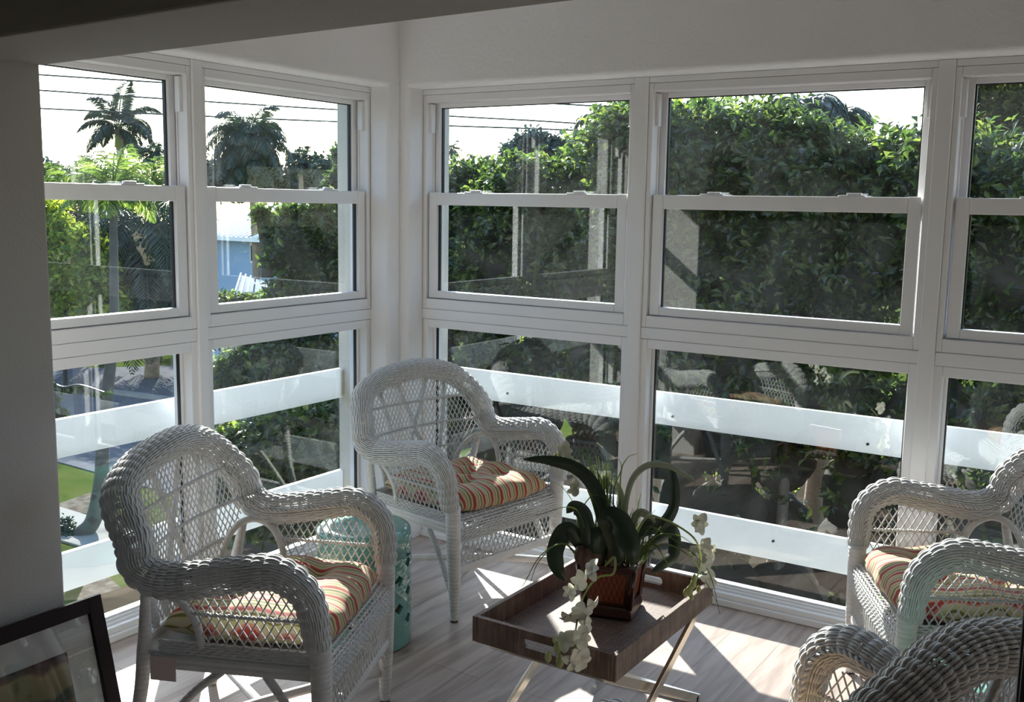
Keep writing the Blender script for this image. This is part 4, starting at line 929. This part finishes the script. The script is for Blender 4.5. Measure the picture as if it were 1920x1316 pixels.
palm('areca_palm', at(1318, 265, 10.2), 'yellow-green spiky palm fronds standing above the broad glossy tree', .62, 16, .26, M['frond_lt'], 10, .05, droop=.5, wid=.018, elmax=1.4, elmin=.5)
palm('slender_palm', at(1145, 235, 13), 'dark palm crown at the top right of the narrow right-hand window', .62, 16, .28, M['frond'], 12, .08, droop=1.5, wid=.03)
# --- other trees
GB = 'trees and shrubs beyond the left windows'
def blobs_px(L_, dist, s=1.0):
    out = []
    for (x, y, r_) in L_:
        p = at(x, y, dist); rr = r_ / F_PX * dist * s; out.append((p[0], p[1], p[2], rr, rr * .9))
    return out
bush('lime_tree', blobs_px([(110, 440, 40), (95, 400, 26), (160, 460, 42), (125, 500, 48), (195, 500, 34), (160, 540, 45), (105, 560, 45), (205, 560, 30), (60, 480, 50), (100, 620, 40)], 26), 'yellow-green sunlit tree low in the far left sash', 'tree', M['lime'], 1500, .22, .10, 31, GB, corek=.6)
bush('round_shrub', blobs_px([(560, 470, 52), (600, 440, 48), (620, 520, 50), (560, 415, 34), (500, 396, 12), (620, 400, 30), (575, 540, 50), (486, 400, 9), (530, 560, 26), (525, 430, 22)], 11), 'glossy tree partly hiding the pale blue house', 'tree', M['clusia'], 1500, .12, .055, 32, GB, corek=.62,
     trunk=[[tuple(at(502, 520, 11) - np.array([at(560, 470, 11)[0], at(560, 470, 11)[1], GZ])), tuple(at(495, 450, 11) - np.array([at(560, 470, 11)[0], at(560, 470, 11)[1], GZ])), tuple(at(480, 385, 11) - np.array([at(560, 470, 11)[0], at(560, 470, 11)[1], GZ]))], [(0, 0, 0), (0, 0, 2.5)]], tr=.07)
bush('hedge_shrub', blobs_px([(430, 575, 26), (470, 580, 30), (400, 590, 20)], 11.5), 'low shrub at the bottom of the second left sash, before the porch roof', 'shrub', M['clusia'], 260, .08, .04, 33, GB, corek=.6)
bush('hedge_shrub', blobs_px([(520, 690, 70), (460, 700, 50), (600, 680, 60), (420, 740, 45), (560, 740, 60), (640, 700, 40), (500, 640, 40), (590, 630, 40)], 10), 'glossy shrub above the upper guard board in the second left window', 'shrub', M['clusia'], 1300, .11, .055, 34, GB, corek=.75)
bush('hedge_shrub', blobs_px([(440, 850, 55), (520, 830, 60), (600, 800, 55), (560, 880, 70), (640, 860, 50), (430, 930, 60), (500, 940, 60), (620, 950, 70)], 8.6), 'dark glossy shrub between the two guard boards in the second left window', 'shrub', M['clusia'], 1100, .11, .055, 35, GB, corek=.85)
bush('round_shrub', blobs_px([(128, 1005, 22), (122, 985, 16), (135, 1025, 20)], 15), 'small dark round shrub beside the concrete path', 'shrub', M['clusia_dk'], 260, .07, .04, 36, GB, corek=.7)
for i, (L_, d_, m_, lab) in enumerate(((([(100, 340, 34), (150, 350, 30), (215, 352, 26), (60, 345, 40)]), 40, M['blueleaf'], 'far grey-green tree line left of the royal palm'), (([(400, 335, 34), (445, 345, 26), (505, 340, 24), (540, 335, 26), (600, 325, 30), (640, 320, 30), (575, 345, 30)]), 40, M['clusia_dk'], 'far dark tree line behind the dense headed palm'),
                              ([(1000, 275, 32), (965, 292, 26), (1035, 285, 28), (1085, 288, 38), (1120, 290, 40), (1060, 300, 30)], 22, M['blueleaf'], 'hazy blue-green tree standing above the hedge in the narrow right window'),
                              ([(640, 290, 14), (648, 330, 18), (630, 345, 16)], 20, M['clusia'], 'green tree edge against the corner pier'),
                              ([(1880, 200, 62), (1850, 165, 30), (1900, 260, 56), (1930, 170, 60), (1960, 240, 60), (1870, 300, 36), (1845, 300, 24), (2000, 180, 80)], 9.5, M['oak'], 'large olive-brown fine-leaved tree in the far right pane'),
                              ([(250, 620, 110), (120, 600, 80), (400, 640, 110), (560, 600, 110), (330, 560, 90), (-50, 580, 110), (480, 520, 60)], 38, M['clusia_dk'], 'dark tree mass across the road behind the left windows'))):
    bush('background_tree', blobs_px(L_, d_), lab, 'tree', m_, (700, 900, 900, 200, 2600, 1600)[i], (.28, .28, .16, .15, .055, .34)[i], (.14, .14, .07, .07, .03, .17)[i], 50 + i, 'distant trees beyond the windows', corek=(.85, .85, .75, .6, .72, .9)[i], per=9, tr=.12)
# leaning grey tree with hanging sprigs
b = on(150, 1003, 'z', GZ); pts = [b] + [CAM + ray(x, y) * ((b - CAM) @ FW) for x, y in ((175, 975), (190, 900), (193, 830), (203, 720), (212, 640), (214, 560), (213, 480))]
pts[-1] = CAM + ray(212, 362) * ((b - CAM) @ FW)
o = empty('leaning_palm', tuple(b), label='slim grey palm trunk leaning up from the concrete path to a bright green crown', cat='palm tree'); mb = MB(); P = smooth_curve([p - b for p in pts], 6); mb.tube(P, np.linspace(.125, .055, len(P)), 10); mb.build('trunk', M['bark'], o, smooth=True)
mb = MB(); rq = random.Random(77)
for i in range(20): frond(mb, tuple(pts[-1] - b), i * 2.399, 1.35 - 1.2 * i / 19, .85 * rq.uniform(.8, 1.1), 1.3, .34, 34, .026, rq)
mb.build('fronds', M['frond_lt'], o)
O0 = at(-60, 690, 6); O0[2] = GZ; o = empty('slender_tree', tuple(O0), label='tree hidden by the wall end, its dark leafy branch hanging in at the left pane', cat='tree')
mb = MB(); rr = random.Random(3); c_, d_, n_ = [], [], []
hh = at(-60, 640, 6)[2] - GZ; P = smooth_curve([(0, 0, 0), (.1, 0, hh * .5), (0, 0, hh)], 6); mb.tube(P, np.linspace(.06, .03, len(P)), 8); mb.build('trunk', M['bark'], o, smooth=True); mb = MB()
for path in ([(-60, 640), (30, 660), (105, 722), (150, 722), (195, 735)], [(-60, 640), (40, 690), (95, 735), (115, 765), (128, 790)], [(-60, 640), (30, 670), (95, 720), (100, 760), (105, 790)], [(-60, 640), (40, 690), (95, 740), (100, 800), (110, 830)]):
    P = smooth_curve([at(x, y, 6) - O0 for x, y in path], 8); mb.tube(P, np.linspace(.014, .004, len(P)), 5)
    for p in P[14:]:
        for q in range(2): c_.append(p); d_.append([rr.uniform(-.6, .8), rr.uniform(-.5, .5), rr.uniform(-1.2, -.1)]); n_.append([rr.uniform(-.5, .5), -1, rr.uniform(-.5, .5)])
leaf_mesh(mb, c_, d_, n_, .062, .034); mb.build('foliage', M['clusia_dk'], o)
# unseen trees added left of the house to darken the right-hand panes' reflections
for i, (bx, by, hz) in enumerate(((-9, -7, 2.6), (-7.5, -11, 3.0), (-12, -3, 2.4), (-5, -14.5, 3.0))):
    bush('added_tree', [(bx + a, by + b2, z, 1.5, 1.2) for a, b2 in ((0, 0), (1.2, -1.3), (-1.1, 1.4), (.4, 2.2), (-.3, -2.3)) for z in (-2.2, -.6, 1.0, hz - .8)],
         'dark tree added left of the house, outside the frame, mirrored in the right-hand panes', 'tree', M['clusia_dk'], 900, .26, .13, 90 + i, 'unseen trees added left of the house', corek=.85)
# overhead cables
WR = .022
for i, (p0, p1) in enumerate((((75, 140), (1000, 192)), ((75, 169), (1000, 226)), ((75, 203), (1000, 241)))):
    a, b_ = at(*p0, 26), at(*p1, 26); d = b_ - a; P = [a + d * t - np.array([0, 0, .25 * 4 * max(0, t) * (1 - t) if 0 < t < 1 else 0]) * .12 for t in np.linspace(-.4, 1.7, 40)]
    mb = MB(); mb.tube(P, WR, 5); tag(mb.build('overhead_cable', M['wire']), ('topmost', 'middle', 'lowest')[i] + ' of the three black overhead cables crossing the sky', 'cable', 'overhead cables')
# pale blue house across the road
ho = empty('blue_house', tuple(on(470, 640, 'z', GZ)), label='pale blue house with a white ribbed metal roof behind the second left sash', cat='house')
HB = np.array(ho.location); dist = (HB - CAM) @ FW; D_ = 24.0
A_, B_ = at(388, 455, D_ + 2.0), at(545, 455, D_)
e1 = B_ - A_; e1[2] = 0; Lh = np.linalg.norm(e1); e1 /= Lh; e2 = np.array([-e1[1], e1[0], 0]);
if e2 @ FW < 0: e2 = -e2
ez = at(400, 443, D_)[2]; rz_ = at(450, 384, D_)[2]
ho.location = (A_[0], A_[1], GZ)
def hp(u, v, z): return np.array([0, 0, 0]) + e1 * u + e2 * v + np.array([0, 0, z - GZ])
def hbox(name, u0, u1, v0, v1, z0, z1, m, parent=None):
    V = [hp(u, v, z) for z in (z0, z1) for v in (v0, v1) for u in (u0, u1)]
    return MB().add(V, [(0, 2, 3, 1), (4, 5, 7, 6), (0, 1, 5, 4), (2, 6, 7, 3), (0, 4, 6, 2), (1, 3, 7, 5)]).build(name, m, parent or ho)
hbox('house_wall', 0, Lh, 0, 5, GZ, ez, M['house'])
RX = .5; ridge = rz_ + .10
V = [hp(-RX, -RX, ez - .02), hp(Lh + RX, -RX, ez - .02), hp(Lh - .7, 2.5, ridge), hp(.2, 2.5, ridge), hp(-RX, 5 + RX, ez - .02), hp(Lh + RX, 5 + RX, ez - .02)]
V2 = [v - np.array([0, 0, .1]) for v in V]
rf = MB().add(V + V2, [(0, 1, 2, 3), (3, 2, 5, 4), (1, 5, 2), (0, 3, 4), (6, 7, 1, 0), (7, 11, 5, 1), (10, 6, 0, 4), (11, 10, 4, 5), (6, 10, 11, 7)]).build('house_roof', M['roof'], ho)
mb = MB()
for t in np.linspace(.02, .98, 22): a = V[0] + (V[1] - V[0]) * t; b2 = V[3] + (V[2] - V[3]) * t; mb.tube([a + [0, 0, .02], b2 + [0, 0, .02]], .022, 4)
mb.build('roof_ribs', M['roof'], rf)
for (xa, xb, ya, yb) in ((398, 415, 460, 490), (471, 488, 457, 505), (494, 510, 457, 505)):
    ua = (at(xa, 470, D_) - A_) @ e1; ub = (at(xb, 470, D_) - A_) @ e1; za, zb = at(xa, ya, D_ + .5)[2], at(xb, yb, D_ + .5)[2]
    wf = hbox('house_window', ua - .05, ub + .05, -.04, .02, zb - .05, za + .05, M['roof']); hbox('window_glass', ua, ub, -.06, -.03, zb, za, M['darkglass'], wf)
a, b2 = at(448, 518, 20), at(520, 556, 20)
po = empty('porch_roof', (a[0], a[1], GZ), label='low white ribbed metal porch roof in front of the pale blue house', cat='roof'); O_ = np.array([a[0], a[1], GZ])
q = [at(452, 515, 21) - O_, at(525, 535, 21) - O_, at(535, 562, 18.5) - O_, at(438, 560, 18.5) - O_]
MB().add(q + [v - np.array([0, 0, .08]) for v in q], [(0, 1, 2, 3), (7, 6, 5, 4), (0, 4, 5, 1), (1, 5, 6, 2), (2, 6, 7, 3), (3, 7, 4, 0)]).build('roof_sheet', M['roof'], po)
mb = MB()
for t in np.linspace(0, 1, 9): mb.tube([q[0] + (q[1] - q[0]) * t + [0, 0, .03], q[3] + (q[2] - q[3]) * t + [0, 0, .03]], .02, 4)
mb.build('roof_ribs', M['darkglass'], po)
for v in q[2:]: MB().tube([(v[0], v[1], 0), (v[0], v[1], v[2] - .05)], .05, 6).build('post', M['roof'], po)
